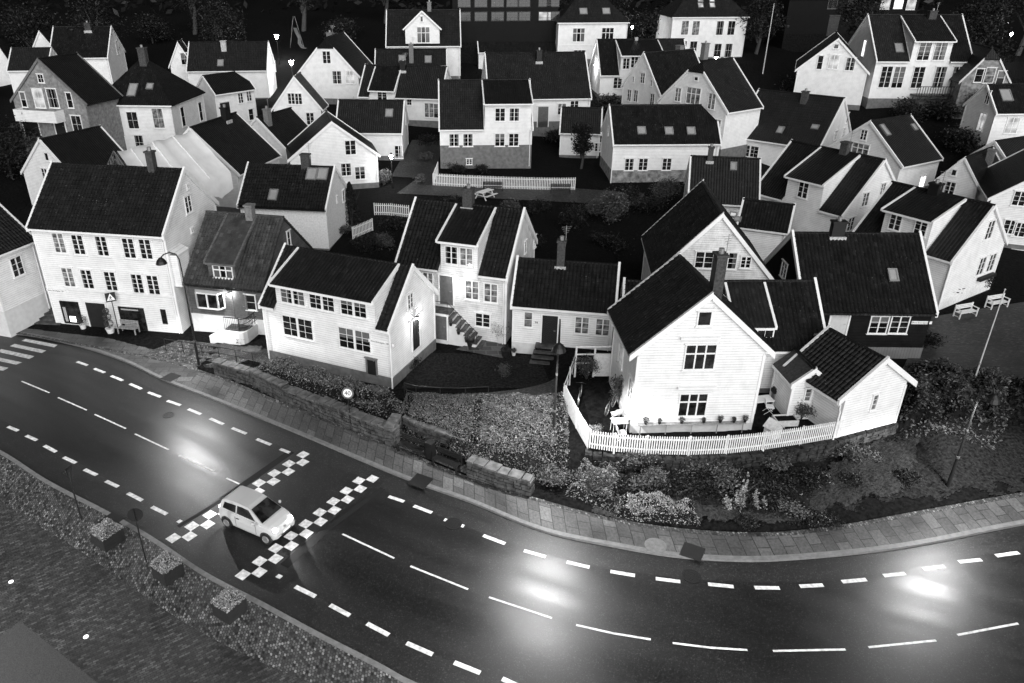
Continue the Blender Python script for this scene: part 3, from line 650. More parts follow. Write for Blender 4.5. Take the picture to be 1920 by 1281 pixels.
h=house('stair_house','white house with outside stone stair and big front dormer','house','E','6',[(895,600),(1481,677),(1018,265),(1587,320)],.7,5.6,found=0,mat='white_old',tiles_geo=True,cut=[('6',(1112,480),(1327,497))])
shed_dormer(h,'6',(1112,480),(1327,497),depth=.97); dl=h.dy-.012
win(h,'F','6',[(1190,552),(1268,562,'p')],'q',off=dl,size=(.95,1.3)); win(h,'F','6',[(1297,735,'p')],'q',off=h.oe,size=(1.0,1.4)); win(h,'F','7',[(125,822,'p')],'q',size=(1.0,1.4)); win(h,'F','6',[(1067,690,'p')],'q',size=(.8,1.4))
door(h,'F','6',1163,735,.95,2.1,'door_grey'); wall_lamp(h,'F','6',1232,680,20); win(h,'F','7',[(78,977)],'h',size=(1.1,1.05))
win(h,'R','7',[(322,560),(376,530)],'n',size=(.5,.95)); chimney(h,'0',880,385,.8,.8,1.2,'brick_chim',lead=True)
chim=None
# stairs
a=hit(h,'F',Z('6',1120,830)); b=hit(h,'F',Z('6',1345,985)); ys=h.oe
m=MB(); m.box(a[0]-.35,a[0]+1.15,ys-1.25,ys,2.72,2.85); m.build('stair_landing','stone',h.o)
m=MB(); m.box(a[0]-.3,a[0]+1.1,ys-1.2,ys-.02,-.5,2.72)
n=8; sx0=a[0]+1.15; 
for i in range(n):
    zt=2.55-i*.26; m.box(sx0+i*.29-.04,sx0+(i+1)*.29-.04,ys-1.15,ys-.02,-.5,zt)
m.build('stair_block','white_base',h.o); m=MB()
for i in range(n): zt=2.55-i*.26; m.box(sx0+i*.29-.08,sx0+(i+1)*.29-.02,ys-1.22,ys,zt,zt+.06)
m.build('stair_tread','stone',h.o)
o=door(h,'F','6',1132,930,.9,1.75,'door_grey',off=ys-1.2)
m=MB(); 
for x,z in ((a[0]-.3,2.85),(a[0]+1.1,2.85),(sx0+.9,2.0),(sx0+2.0,1.0)): m.box(x-.015,x+.015,ys-1.2,ys-1.17,z,z+.9)
m.bar((a[0]-.3,ys-1.18,3.75),(a[0]+1.1,ys-1.18,3.75),.03); m.bar((a[0]-.3,ys-1.18,3.35),(a[0]+1.1,ys-1.18,3.35),.03); m.bar((a[0]+1.1,ys-1.18,3.75),(sx0+2.0,ys-1.18,1.9),.03); m.bar((a[0]-.3,ys-1.18,3.75),(a[0]-.3,ys,3.75),.03); m.build('stair_railing','iron',h.o)
STAIR=[(sx0+.25,ys-1.45,2.3),(sx0+.8,ys-1.45,1.75),(sx0+1.35,ys-1.45,1.25)]; SH=h

h=house('low_white_house','low white cottage with black chevron door and dark steps','house','E','7',[(238,897),(838,947),(308,632),(925,668)],.5,4.1,found=.9,foundmat='white_base',tiles_geo=True)
win(h,'F','7',[(338,975,'p')],'n',size=(.62,1.15)); win(h,'F','7',[(644,1010,'p'),(763,1022,'p')],'q',size=(.95,1.25)); door(h,'F','7',460,1035,1.0,2.05,'door_dark',style='chevron')
chimney(h,'7',525,660,.6,.6,1.7,'brick_chim',lead=True); street_sign
X,Y,Zz=hit(h,'F',Z('7',460,1112)); m=MB()
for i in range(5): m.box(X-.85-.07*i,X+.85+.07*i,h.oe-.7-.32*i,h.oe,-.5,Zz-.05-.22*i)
m.build('door_steps','soil',h.o); m=MB()  # step body darker than its treads; riser shade put into the colour
for i in range(5): m.box(X-.9-.07*i,X+.9+.07*i,h.oe-.76-.32*i,h.oe-.3-.32*i if i else h.oe,Zz-.05-.22*i,Zz+.01-.22*i)
m.build('step_tread','stone',h.o)
text('94',.2,'house_number','black',h.o,(hit(h,'F',Z('7',384,993))[0],h.oe-.012,hit(h,'F',Z('7',384,993))[2]),(R(90),0,0))
m=MB(); m.box(.3,h.sx-.3,.0,.0+.01,0,.01)
h=house('porch_house','narrow white lean house with steep tiles squeezed beside the floodlit gable','house','E','7',[(873,955),(1010,965),(872,757),(1040,765)],.8,4.0,found=.3,tiles_geo=True)

h=house('main_white_house','brightly lit white house with tall street gable inside picket fence','house','G','7',[(920,1195),(1744,1185),(1380,845),(1220,612)],1.5,6.0,found=.35,tiles_geo=True,foundmat='white_base',over=.42)
win(h,'F','7',[(1345,975)],'e',size=(.75,.85)); win(h,'F','7',[(1318,1195)],'d',size=(1.65,1.5)); win(h,'F','d',[(1500,690)],'d',size=(1.55,1.45))
m=MB(); m.box(h.oe-.03,h.sx-h.oe+.03,h.og-.05,h.og,3.72,3.84); m.build('belt_moulding','trim',h.o)
for k,x,y in (('7',1318,1083),('d',1525,577),('7',1345,918)):
    X,Y,Zz=hit(h,'F',Z(k,x,y)); w=1.0 if k=='d' or y>1000 else .5; m=MB(); m.box(X-w,X+w,h.og-.2,h.og,Zz-.04,Zz+.06); m.build('window_hood','trim',h.o)
win(h,'L','7',[(865,1180)],'q',size=(.95,1.35)); win(h,'L','d',[(1045,370),(1105,590)],'q',size=(.95,1.35))
chimney(h,'0',1340,560,.62,.75,2.4,'brick_chim',z=8.7)
X,Y,Zz=hit(h,'F',Z('d',1450,835)); MAIN=h
m=MB(); m.box(.8,h.sx-.85,h.og-.3,h.og-.02,1.97,2.0)
for i in range(5): x=.9+i*(h.sx-1.9)/4; m.box(x-.02,x+.02,h.og-.28,h.og-.24,1.4,1.97)
m.build('plant_shelf','wood_grey',h.o)

h=house('gable_house','large white house with steep gable right behind the tall brick chimney','house','G','7',[(1050,735),(1745,767),(1455,385),(1230,190)],1.2,5.2,tiles_geo=True,mat='white_old')
win(h,'F','7',[(1345,640)],'h',size=(1.2,1.2)); win(h,'F','7',[(1480,645)],'h',size=(1.2,1.2)); win(h,'F','8',[(180,655)],'h',size=(.7,.85))
h=house('black_house','black painted house with white windows and a white door beside the benches','house','E','8',[(510,943),(1275,957),(455,490),(1187,500)],.9,4.3,found=.9,mat='black_timber',foundmat='grey_board',tiles_geo=True)
win(h,'F','8',[(937,1017),(1055,1017)],'h',size=(1.18,1.25)); door(h,'F','8',706,1020,1.1,1.75,'door_white')
win(h,'L','8',[(400,700)],'h',size=(1.0,1.1)); skylight(h,'8',1015,740,.5,.8); chimney(h,'8',700,500,1.0,.6,.9,'black',lead=True); street_sign(h,'F','8',1172,1006,'Øvre Strandgate',1.0)
h=house('link_house','white house with black roof tucked between the floodlit gable and the shed','house','E','8',[(60,1165),(652,1165),(50,772),(597,757)],1.5,4.4,tiles_geo=True)
shed_dormer(h,'8',(120,1028),(352,1030),depth=.95,y0=.45)
win(h,'F','8',[(283,1085)],'s',off=h.dy-.005,size=(1.0,1.1)); chimney(h,'8',600,1100,.5,.5,.9,'brick_pale',z=5.1,pot=False)
h=house('garden_shed','small white outbuilding with gable at the end of the picket fence','outbuilding','G','e',[(710,605),(1150,500),(975,368),(735,165)],1.5,3.9,found=0,over=.55,tiles_geo=True,foundmat='rock')
win(h,'F','e',[(910,605,'p')],'c',size=(.42,1.0)); skylight
m=MB(); m.tube([(.22,.05,3.7),(.22,.05,3.4),(.3,.06,3.2),(.3,.06,1.4)],.045,8); m.build('downpipe','trim',h.o)
h=house('porch','tiny white porch with felted gable roof and one narrow window','porch','G','e',[(440,507),(672,500),(580,418),None],1.5,3.75,found=0,roof='roofing_felt',over=.14,L=2.4,verge='0')
win(h,'F','e',[(530,560,'p')],'c',size=(.42,.85))

# ================================================================ right side
h=house('white_house','white house with long front dormer and a row of four small windows','house','E','8',[(218,252),(735,397),(387,-50),(970,72)],1.8,5.2,cut=[('8',(405,168),(627,213))])
shed_dormer(h,'8',(405,168),(627,213),depth=.97)
h.dy=h.oe-.02
win(h,'F','8',[(512,243)],'q',off=h.dy); win(h,'F','8',[(385,372)],'b',size=(2.0,1.1))
win(h,'R','8',[(865,300),(780,440)],'q',size=(.9,1.2)); win(h,'R','8',[(965,240)],'h'); chimney(h,'4',630,1130,.8,.7,1.1,'brick_chim',pot=False)
h2=house('lean_to','low dark roofed lean-to below the long dormer house','outbuilding','E','8',[(430,402),(615,462),(520,312),(640,345)],1.6,3.4,over=.15,found=.2)
win(h2,'F','8',[(480,458),(550,468)],'s'); 
h=house('white_house','white corner house with wide dormer beside the flower box gable','house','E','8',[(790,490),(1360,662),(1010,205),(1622,335)],1.3,5.0,found=.8,foundmat='plaster',dp=False,cut=[('8',(960,357),(1250,432))])
shed_dormer(h,'8',(960,357),(1250,432),depth=.97); dl=h.dy-.012
win(h,'F','8',[(1038,430),(1183,462)],'q',off=dl,size=(.95,1.25)); win(h,'R','8',[(1575,478)],'q'); win(h,'R','8',[(1525,685),(1582,665)],'q'); 
chimney(h,'8',1255,285,.9,.8,1.0,'black',lead=True)
X,Y,Zz=hit(h,'R',Z('8',1545,742)); m=MB(); m.box(h.sx-.1,h.sx+.2,Y-1.1,Y+1.1,Zz-.15,Zz+.1); m.build('window_box','pot_dark',h.o)
m=MB(); m.tube([(h.sx-.1,h.oe-.08,4.8),(h.sx-.1,h.oe-.08,1.2)],.05,8); m.build('downpipe','trim',h.o)
h=house('white_house','white gable house at the right edge with lit windows over glass doors','house','G','8',[(1570,302),(2150,360),(1820,130),None],1.3,5.4,L=9)
win(h,'F','8',[(1690,462),(1748,478)],'q',size=(1.0,1.3)); win(h,'F','8',[(1748,300)],'q',size=(1.0,1.3)); door(h,'F','8',1722,665,1.3,2.1,'door_dark')
h=house('white_house','small white gable house with lit kitchen beside its entrance','house','G','8',[(1262,195),(1505,300),(1402,60),None],2.3,5,ang=-50,L=7)
win(h,'F','8',[(1350,240)],'q',size=(.95,1.3)); win(h,'F','8',[(1375,150)],'e'); chimney(h,'8',1570,100,.7,.6,1.4,'brick_pale',pot=False)
h=house('white_house','white house cut by the right edge with steep verge and dark slope','house','E','4',[(1870,1281),(2150,1230),(1735,1030),(2010,1000)],2.3,5.2)
h=house('white_house','large white gable house with wide bargeboards and three light window','house','G','4',[(485,1090),(1035,1290),(777,882),(1115,830)],3,6,ang=-60)
win(h,'F','4',[(775,988)],'h'); win(h,'F','4',[(748,1095,'p')],'g',size=(1.9,1.3)); skylight(h,'4',925,955,.6,1.3,side=1); skylight(h,'4',1135,935,.5,.7,side=1)
win(h,'R','8',[(1190,200,'L')],'h',size=(1.0,1.2))
h=house('white_house','white house with very long dark roof and small window pair in its gable','house','E','3',[(1600,995),(2220,1088),(1835,655),(2445,735)],3,6.0)
win(h,'F','3',[(1720,1100)],'b'); win(h,'R','4',[(655,865)],'n'); win(h,'R','4',[(570,990),(628,970)],'h'); skylight(h,'4',175,950,.6,.8); skylight(h,'4',425,930,.7,.5); chimney(h,'4',345,745,.8,.7,1.1,'brick_chim')
h=house('white_house','low white cottage with mossy roof and little left gable window','house','E','8',[(-150,310),(262,335),(-210,50),(320,60)],2,4.4)
win(h,'L','7',[(1170,140)],'c'); skylight(h,'3',1600,1210,.5,.8); chimney(h,'3',1430,1160,.55,.55,1.2,'brick_chim',lead=True)
h=house('white_cottage','small cottage roof with two skylights beside the ivy wall','cottage','E','8',[(128,452),(428,492),(35,372),(300,385)],1.0,4.2,over=.15,W=4)
skylight(h,'8',110,385,.5,.4,pane='lit_dim'); skylight(h,'8',135,410,.5,.4)
# ================================================================ middle and back rows
h=house('white_house','broad white house with three skylights and a stone basement','house','E','3',[(735,1045),(1515,1045),(712,760),(1245,770)],3.2,6.95,found=1.0,hip=(0,.45),foundmat='ruststone')
win(h,'F','3',[(850,1190),(950,1190),(1120,1190)],'q',size=(1.0,1.3)); win(h,'F','7',[(910,226),(988,226)],'k',size=(1.05,.75)); win(h,'L','3',[(703,945)],'c')
for x,y in ((940,948),(1137,952),(1296,953)): skylight(h,'3',x,y,.8,.85)
chimney(h,'3',1085,880,.3,.3,.4,'steel',z=8.5,pot=False,cap=False); m=MB(); m.tube([(h.og,h.oe-.08,6.7),(h.og,h.oe-.08,2.4)],.06,8); m.build('downpipe','trim',h.o)
h=house('white_cottage','small two tiered cottage half hidden by the dark garden tree','cottage','E','3',[(350,960),(650,985),(515,728),None],2.6,5.6,W=5.5,ang=-8)
win(h,'F','3',[(625,1065)],'h',off=h.oe); win(h,'R','3',[(628,1065)],'h')
h=house('white_house','white half hipped gable house behind the three skylight roof','house','G','3',[(1060,728),(1562,822),(1320,450),(1745,445)],5,9.3,hip=(.22,0))
win(h,'F','3',[(1337,577)],'e',size=(.6,.45)); win(h,'F','3',[(1205,690,'p')],'q',size=(.9,1.5)); win(h,'F','3',[(1315,700,'p')],'g',size=(2.0,1.8)); win(h,'F','3',[(1447,740,'p')],'q',size=(1.0,1.7)); win(h,'F','3',[(1425,910,'p'),(1485,920,'p')],'q',size=(.95,1.5))
h=house('white_house','narrow white gable house with steep point and paired windows','house','G','3',[(795,628),(1075,690),(945,385),(1390,375)],5.6,9.0)
win(h,'F','3',[(952,570)],'h',size=(.9,1.3)); win(h,'F','3',[(885,580),(1015,606)],'c',size=(.35,.8)); win(h,'F','3',[(855,693),(902,698),(1020,725)],'h',size=(.85,1.5)); chimney(h,'3',1215,395,1.1,.8,1.0,'brick_pale',pot=False); chimney(h,'3',1395,405,.9,.9,1.5,'brick_pale')
h=house('white_house','white dormer house lit by a lamp on its left gable','house','E','3',[(645,548),(1290,548),(630,290),(1215,290)],7,10,cut=[('3',(796,418),(1112,395))])
shed_dormer(h,'3',(796,418),(1112,395),depth=.95); win(h,'F','3',[(833,465),(892,455)],'q',off=h.dy-.012); win(h,'F','3',[(770,603)],'q',size=(1.2,1.5)); chimney(h,'3',905,300,.5,.5,.5,'steel',pot=False,cap=False)
wall_lamp(h,'L','3',618,470,150)
h=house('villa','square white villa with hipped roof and two square skylights','villa','E','3',[(340,167),(862,167),(500,-8),(720,-8)],9.5,15.3,hip=(1,1),found=.5)
win(h,'F','3',[(492,257),(700,255)],'g',size=(1.9,2.0)); win(h,'F','3',[(497,410)],'g',size=(1.9,1.9)); skylight(h,'3',527,88,1.1,1.1); skylight(h,'3',691,88,1.1,1.1)
m=MB(); m.box(h.oe-.04,h.sx-h.oe+.04,h.oe-.06,h.oe,12.0,12.15); m.build('belt_moulding','trim',h.o)
h=house('villa','tall white villa with hipped roof and four tall upper windows','villa','E','3',[(1165,132),(1725,132),(1300,-90),(1590,-90)],9.0,15.6,hip=(1,1),found=.5)
win(h,'F','3',[(1257,210,'p'),(1335,212,'p'),(1508,213),(1590,213)],'f',size=(1.25,2.2)); win(h,'F','3',[(1240,355),(1315,357),(1490,375),(1568,375)],'f',size=(1.25,2.2))
for x in (1367,1450): skylight(h,'3',x,12,.8,.8,pane='lit_dim'); skylight(h,'3',x+3,50,.8,.9,pane='lit_dim')
h=house('white_house','white house with arched fanlight door above a grey retaining wall','house','E','3',[(-160,718),(585,700),(-180,382),(505,382)],4.3,8.5,ang=4,found=1.4)
door(h,'F','3',232,845,1.3,2.5,'door_grey'); win(h,'F','3',[(368,790),(458,770)],'q',size=(1.1,1.4)); chimney(h,'3',205,440,.8,.7,1.3,'black',lead=True)
RW=h
h=house('white_house','dark roofed house filling the row behind the fanlight door house','house','E','3',[(-230,378),(345,374),(-255,295),(345,295)],7.5,11,verge='0',W=6)
h=house('white_house','white two storey house on a grey basement behind the long picket fence','house','E','2',[(1325,932),(2003,930),(1360,578),(2000,575)],3.0,7.2,found=2.4,cut=[('2',(1650,748),(2003,748))])
shed_dormer(h,'2',(1650,748),(2003,748),depth=.97); dl=h.dy-.012
win(h,'F','2',[(1765,827),(1867,827)],'q',off=dl,size=(1.15,1.45)); win(h,'F','2',[(1433,1008),(1533,1008)],'q',size=(1.15,1.45)); win(h,'F','2',[(1762,1008),(1862,1008)],'q',off=dl,size=(1.15,1.45))
win(h,'F','2',[(1541,1163)],'h',off=h.oe-.03,size=(.7,.7)); chimney(h,'3',135,565,.4,.4,.5,'brick_pale',pot=False,z=11.0)
h.fence=True; CB=h
h=house('white_house','white house with small dormer and lean front beside the cobbled lane','house','E','2',[(740,690),(1342,712),(770,468),(1412,475)],5.3,8.4,cut=[('2',(815,648),(1006,652))])
shed_dormer(h,'2',(815,648),(1006,652),depth=.92); win(h,'F','2',[(918,685)],'h',off=h.dy-.005,size=(1.3,1.1))
win(h,'F','2',[(1113,733)],'s',size=(.7,.8)); win(h,'F','2',[(1255,792,'p'),(1321,797)],'q',size=(1.25,1.8)); chimney(h,'2',1070,500,.9,.7,1.1,'black',lead=True)
h=house('white_house','low dark roof between white verges under the big dormered house','house','E','2',[(865,470),(1385,470),(870,355),(1380,350)],7,10.3)
skylight(h,'2',1062,422,.9,1.2); skylight(h,'2',1250,428,.9,1.2); chimney(h,'2',1130,440,.75,.7,2.4,'brick_pale',z=10.8)
h=house('white_house','big house with white gabled front dormer against the dark park','house','E','2',[(945,330),(1487,330),(950,70),(1487,70)],8.0,12.6)
gable_dormer(h,'2',(1070,212),(1347,212),(1207,78)); win(h,'F','2',[(1217,250)],'g',off=h.dy,size=(1.9,2.2)); win(h,'F','2',[(1205,136)],'e',off=h.dy,size=(.45,.8)); chimney(h,'2',1262,66,.7,.6,1.1,'brick_pale')
h=house('white_house','narrow white gable with balcony right of the big dormered house','house','G','2',[(1480,312),(1632,300),(1565,243),None],7.4,11.4,ang=0,L=6)
win(h,'F','2',[(1540,480)],'q',size=(1.2,1.8)); m=MB(); m.box(-.9,h.sx,-1.5,0,7.9,8.05); m.box(-.9,h.sx,-1.5,-1.45,8.05,9.0); m.box(-.95,-.9,-1.5,0,8.05,9.0); m.build('balcony','white',h.o)
h=house('white_house','big white half hipped gable with three windows near the slide','house','G','2',[(295,540),(757,520),(515,268),None],6.8,10,ang=-8,L=9,hip=(.25,0))
win(h,'F','2',[(520,407)],'h',size=(1.15,1.6)); win(h,'F','2',[(594,552),(688,552,'l')],'h',size=(1.3,1.7)); chimney(h,'2',548,300,1.0,.8,1.3,'brick_pale')
h=house('white_house','white gable house with paired windows below the stairway lamp','house','G','2',[(120,785),(490,787),(280,545),(455,515)],5,7.6,found=.4)
win(h,'F','2',[(265,703),(316,705)],'h',size=(.95,1.35)); win(h,'F','2',[(210,832),(272,842),(400,848)],'h',size=(1.0,1.5)); chimney(h,'2',405,520,.7,.6,1.2,'black')
h=house('white_house','bright white gable house lit by the lantern in the lane','house','G','2',[(235,1150),(900,1135),(668,868),None],2.9,6.0,ang=14,L=6.5,found=.3)
win(h,'F','2',[(687,1057)],'h',size=(1.15,1.5)); win(h,'F','2',[(755,1240),(655,1215)],'h',size=(1.1,1.35)); chimney(h,'2',700,830,.9,.8,1.4,'brick_chim')
h=house('white_house','small white gable house with skylight at the top of the lane','house','E','2',[(575,950),(1062,955),(590,720),(1010,715)],3.4,6.4,hip=(0,0))
skylight(h,'2',968,812,.8,1.0,pane='skyglass'); win(h,'R','2',[(1085,850)],'c',size=(.5,1.4)); win(h,'F','2',[(1035,1090)],'q',size=(1.0,1.5))
h=house('corner_house','large white corner house with hipped roof and hooded windows','house','E','1',[(660,737),(1245,747),(1040,380),None],3.6,9.8,hip=(1,1),W=9.5,found=.5)
win(h,'F','1',[(835,845)],'n',size=(.9,1.9)); win(h,'F','1',[(965,852)],'f',size=(1.3,1.9)); win(h,'F','1',[(1148,838,'p')],'f',size=(1.3,2.2)); win(h,'F','1',[(885,1022),(1012,1012)],'f',size=(1.1,1.7)); skylight(h,'1',965,635,.9,1.6,pane='skyglass'); skylight(h,'1',1090,610,.7,.7); win(h,'R','1',[(1325,828),(1452,792)],'n',size=(1.0,2.2))
chimney(h,'1',1050,440,1.0,.9,1.7,'brick_chim')
h=house('corner_house_wing','long white wing with dark doors running back from the corner house','house','E','1',[(1555,672),(1850,632),(1560,520),(1640,520)],3.6,9.0,hip=(0,.6),found=.4)
win(h,'F','1',[(1740,697),(1800,683)],'h',size=(.8,1.3)); win(h,'F','1',[(1815,815)],'n',size=(.8,1.5)); door(h,'F','1',1632,795,1.4,2.3,'door_dark'); skylight(h,'1',1297,592,.6,.6)
h=house('stone_house','dark rendered gable house with white balcony and a lit window','house','G','1',[(85,705),(632,737),(270,408),(632,370)],4.6,10.6,mat='stone_gable',vmat='foundation',found=0)
win(h,'F','1',[(180,698)],'n',size=(.75,1.6)); win(h,'F','1',[(290,690,'l'),(390,690)],'f',size=(1.35,2.0)); win(h,'F','1',[(512,705)],'n',size=(.75,1.6)); win(h,'F','1',[(305,547)],'s',size=(.8,.9)); win(h,'F','1',[(565,880)],'f',size=(1.3,1.9)); door(h,'F','1',232,882,2.0,2.4,'door_dark'); door(h,'F','1',440,880,1.3,2.3,'door_dark')
a=hit(h,'F',Z('1',190,830)); b=hit(h,'F',Z('1',475,830)); m=MB(); m.box(a[0],b[0],-1.1,h.og,a[2]-.1,a[2]+.05); m.box(a[0],b[0],-1.15,-1.1,a[2]-.1,a[2]+1.1); m.box(a[0]-.05,a[0],-1.15,h.og,a[2]-.1,a[2]+1.1); m.box(b[0],b[0]+.05,-1.15,h.og,a[2]-.1,a[2]+1.1); m.build('balcony','white',h.o)
h=house('white_house','small white house with left facing gable behind the shop roof','house','E','1',[(560,1290),(985,1175),(297,980),(740,895)],1.8,5.4)
win(h,'L','1',[(345,1110)],'e',size=(.6,.8)); win(h,'L','1',[(333,1240)],'h',size=(.9,1.3))
h=house('white_house','white house with dark slope and bargeboard beside the white tarpaulin','house','E','1',[(1727,1250),(2030,1110),(1390,885),(1740,805)],2.4,6)
chimney(h,'1',1635,850,.9,.7,1.2,'black',lead=True)
h=house('plaster_house','white plastered cottage with three roof windows and ivy on its gable','house','E','6',[(72,288),(537,312),(165,75),(623,88)],1.4,5,mat='plaster',tiles_geo=True,found=0)
skylight(h,'6',265,237,.7,1.0); skylight(h,'6',466,130,.85,1.1); skylight(h,'6',522,130,.85,1.1); win(h,'R','6',[(627,240)],'n',size=(.6,1.1)); win(h,'R','6',[(593,257)],'e',size=(.3,.6)); chimney(h,'6',435,85,.9,.7,1.1,'brick_chim',pot=False)
h=house('white_house','low dark roofed house with chimney under the gable with five windows','house','E','2',[(240,1085),(480,1000),(-120,870),(120,810)],2.8,5.7)
chimney(h,'2',97,880,.8,.7,1.6,'brick_pale')
h=house('white_house','wide white walled house below the street lamp with tall right gable','house','E','1',[(1350,502),(1933,498),(1405,295),(1960,290)],5.5,9.7)
win(h,'R','2',[(120,478),(148,470)],'q',size=(.8,1.5)); skylight(h,'1',1598,445,.8,1.1); chimney(h,'1',1625,345,.9,.8,1.2,'lichen',pot=False)
h=house('white_house','little white gable peeping out beside the wide house','house','G','1',[(1225,470),(1392,372),(1318,292),None],5.5,10.0,ang=10,L=4)
win(h,'F','1',[(1340,412)],'f',size=(1.1,1.7))
h=house('white_house','dark roofed house at upper left with sharp white gable','house','E','1',[(360,402),(780,362),(420,180),(825,172)],6.5,11,ang=6)
win(h,'R','1',[(855,330)],'h',size=(1.1,1.9)); chimney(h,'1',650,200,1.1,.8,1.0,'brick_chim',lead=True)
h=house('white_house','low roof with white verges at far upper left','house','E','1',[(58,490),(350,480),(100,325),(370,330)],6,10,ang=4)
h=house('white_house','small white gable rising behind the low roof at upper left','house','G','1',[(245,328),(388,295),(310,208),None],7,11.5,ang=0,L=6)
h=house('white_house','half seen white gable at the left picture edge','house','G','1',[(-70,440),(85,440),(20,255),None],5,9.0,ang=0,L=7)
h=house('white_house','white house with two slanting dormers and a gable facing the yard','house','G','4',[(285,520),(822,530),(600,295),None],7,11.2,ang=-22,L=11)
win(h,'F','4',[(463,465)],'n',size=(.7,1.7)); win(h,'F','4',[(560,462,'l')],'q',size=(1.2,1.7)); win(h,'F','4',[(680,478)],'h',size=(1.1,1.6)); win(h,'F','4',[(580,350)],'e',size=(.6,.6)); chimney(h,'4',550,240,1.6,1.2,2.2,'brick_chim',pot=False)
h=house('pale_villa','long pale villa with wide dormer and five tall balcony windows','villa','E','4',[(870,458),(1570,465),(975,122),(1620,130)],7.8,12.6,cut=[('4',(1148,320),(1448,312))])
shed_dormer(h,'4',(1148,320),(1448,312),depth=.95); dl=h.dy-.012
win(h,'F','4',[(1213,387),(1327,387)],'m',off=dl,size=(1.5,2.2)); win(h,'F','4',[(933,572),(1025,575)],'m',size=(1.4,2.6)); win(h,'F','4',[(1165,577),(1320,577)],'m',off=dl,size=(1.4,2.6)); win(h,'F','4',[(1445,577)],'m',size=(1.4,2.6)); skylight(h,'4',1030,365,.9,1.3,pane='skyglass'); chimney(h,'4',1262,165,1.1,.8,1.1,'brick_chim'); win(h,'L','4',[(780,365,'L')],'n',size=(.8,2.0))
a=hit(h,'F',Z('4',1110,690)); b=hit(h,'F',Z('4',1470,690)); m=MB(); m.box(a[0],b[0],-1.4,h.oe,a[2]-.15,a[2])
for i in range(21): x=a[0]+(b[0]-a[0])*i/20; m.box(x-.03,x+.03,-1.4,-1.35,a[2],a[2]+1.0)
m.box(a[0],b[0],-1.42,-1.34,a[2]+1.0,a[2]+1.07); m.build('balcony','iron',h.o)
h=house('stone_cottage','half hipped rubble stone gable overgrown with creeper','cottage','G','4',[(1465,612),(1838,622),(1690,370),None],6.5,10.6,ang=-12,L=9,hip=(.3,0),mat='ruststone',vmat='white_wood')
win(h,'F','4',[(1605,565),(1760,582)],'n',size=(.9,1.6)); win(h,'F','4',[(1682,565,'p')],'n',size=(1.1,1.8))
h=house('white_house','small white corner house with lit windows at the right edge','house','E','4',[(1730,840),(2300,830),(1685,645),(2250,632)],5.5,9.4,W=5.6,ang=2)
win(h,'L','4',[(1668,722)],'h',size=(.8,1.4)); win(h,'L','4',[(1622,900,'l')],'h',size=(1.0,1.9)); win(h,'F','4',[(1840,925,'l')],'q',size=(1.4,1.7)); skylight(h,'4',1797,710,1.1,1.4)
# far background
h=house('white_cottage','tiny white gable with lit window behind the chimney','cottage','G','3',[(5,292),(155,292),(82,226),None],7.5,11.5,ang=0,L=6)
win(h,'F','3',[(82,275,'L')],'s',size=(.7,.8))
h=house('white_cottage','tiny white cottage gable against the square villa','cottage','G','3',[(190,278),(402,278),(295,200),None],7,11,ang=0,L=6)
win(h,'F','3',[(270,270),(322,268)],'s',size=(1.0,1.3))
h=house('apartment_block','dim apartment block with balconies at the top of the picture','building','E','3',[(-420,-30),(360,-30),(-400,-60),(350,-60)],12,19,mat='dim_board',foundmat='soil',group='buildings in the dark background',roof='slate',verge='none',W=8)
for yy in (20,120): win(h,'F','3',[(x,yy,'l' if (x,yy) in ((250,120),) else 'G') for x in (-330,-210,-90,20,100,250,310)],'w',size=(2.0,1.3),fmat='iron')
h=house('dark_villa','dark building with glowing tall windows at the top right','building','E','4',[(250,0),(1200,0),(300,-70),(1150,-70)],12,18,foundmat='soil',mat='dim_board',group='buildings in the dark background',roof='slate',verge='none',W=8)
win(h,'F','4',[(940,25,'l'),(1035,22,'L'),(1125,30,'l')],'f',size=(1.6,2.6)); win(h,'F','4',[(560,20,'G'),(700,25,'G')],'f',size=(1.6,2.6),fmat='door_grey')
h=house('dark_cottage','low dark cottage with one white door near the flagpole','cottage','E','4',[(165,262),(480,262),(180,130),(470,130)],8,11,mat='plaster',group='buildings in the dark background',verge='none')
door(h,'F','4',290,305,1.2,1.9,'door_white')
# ================================================================ GROUND
def grid_mesh(name,mat,xs,ys,f,kind='structure',uvf=None,smooth=False,parent=None):
    v=[];uv=[]
    for y in ys:
        for x in xs: p=f(x,y); v.append(p); uv.append(uvf(x,y,p) if uvf else (p[0],p[1]))
    nx=len(xs); fs=[(j*nx+i,j*nx+i+1,(j+1)*nx+i+1,(j+1)*nx+i) for j in range(len(ys)-1) for i in range(nx-1)]
    me=bpy.data.meshes.new(name); me.from_pydata(v,[],fs); ul=me.uv_layers.new(name='UVMap')
    ul.data.foreach_set('uv',[c for l in me.loops for c in uv[l.vertex_index]])
    if smooth: me.polygons.foreach_set('use_smooth',[True]*len(me.polygons))
    me.materials.append(MATS[mat]); o=link(name,me,parent)
    if kind: o['kind']=kind
    return o
def frange(a,b,s): n=max(1,int(round((b-a)/s))); return [a+(b-a)*i/n for i in range(n+1)]
def hn(x,y):
    return math.sin(x*1.7+y*.6)*math.sin(y*1.3-x*.4)+.5*math.sin(x*4.1+1)*math.sin(y*3.7+2)
xs=frange(-160,-42,6)[:-1]+frange(-42,42,.45)+frange(42,190,6)[1:]; ys=frange(-20,20,8)[:-1]+frange(20,60,.4)+frange(60,130,2)[1:]+frange(130,700,25)[1:]
def gz(x,y):
    return T(x,y)
grid_mesh('ground','grass',xs,ys,lambda x,y:(x,y,gz(x,y)),smooth=True)
XS=frange(-60,45,.5)
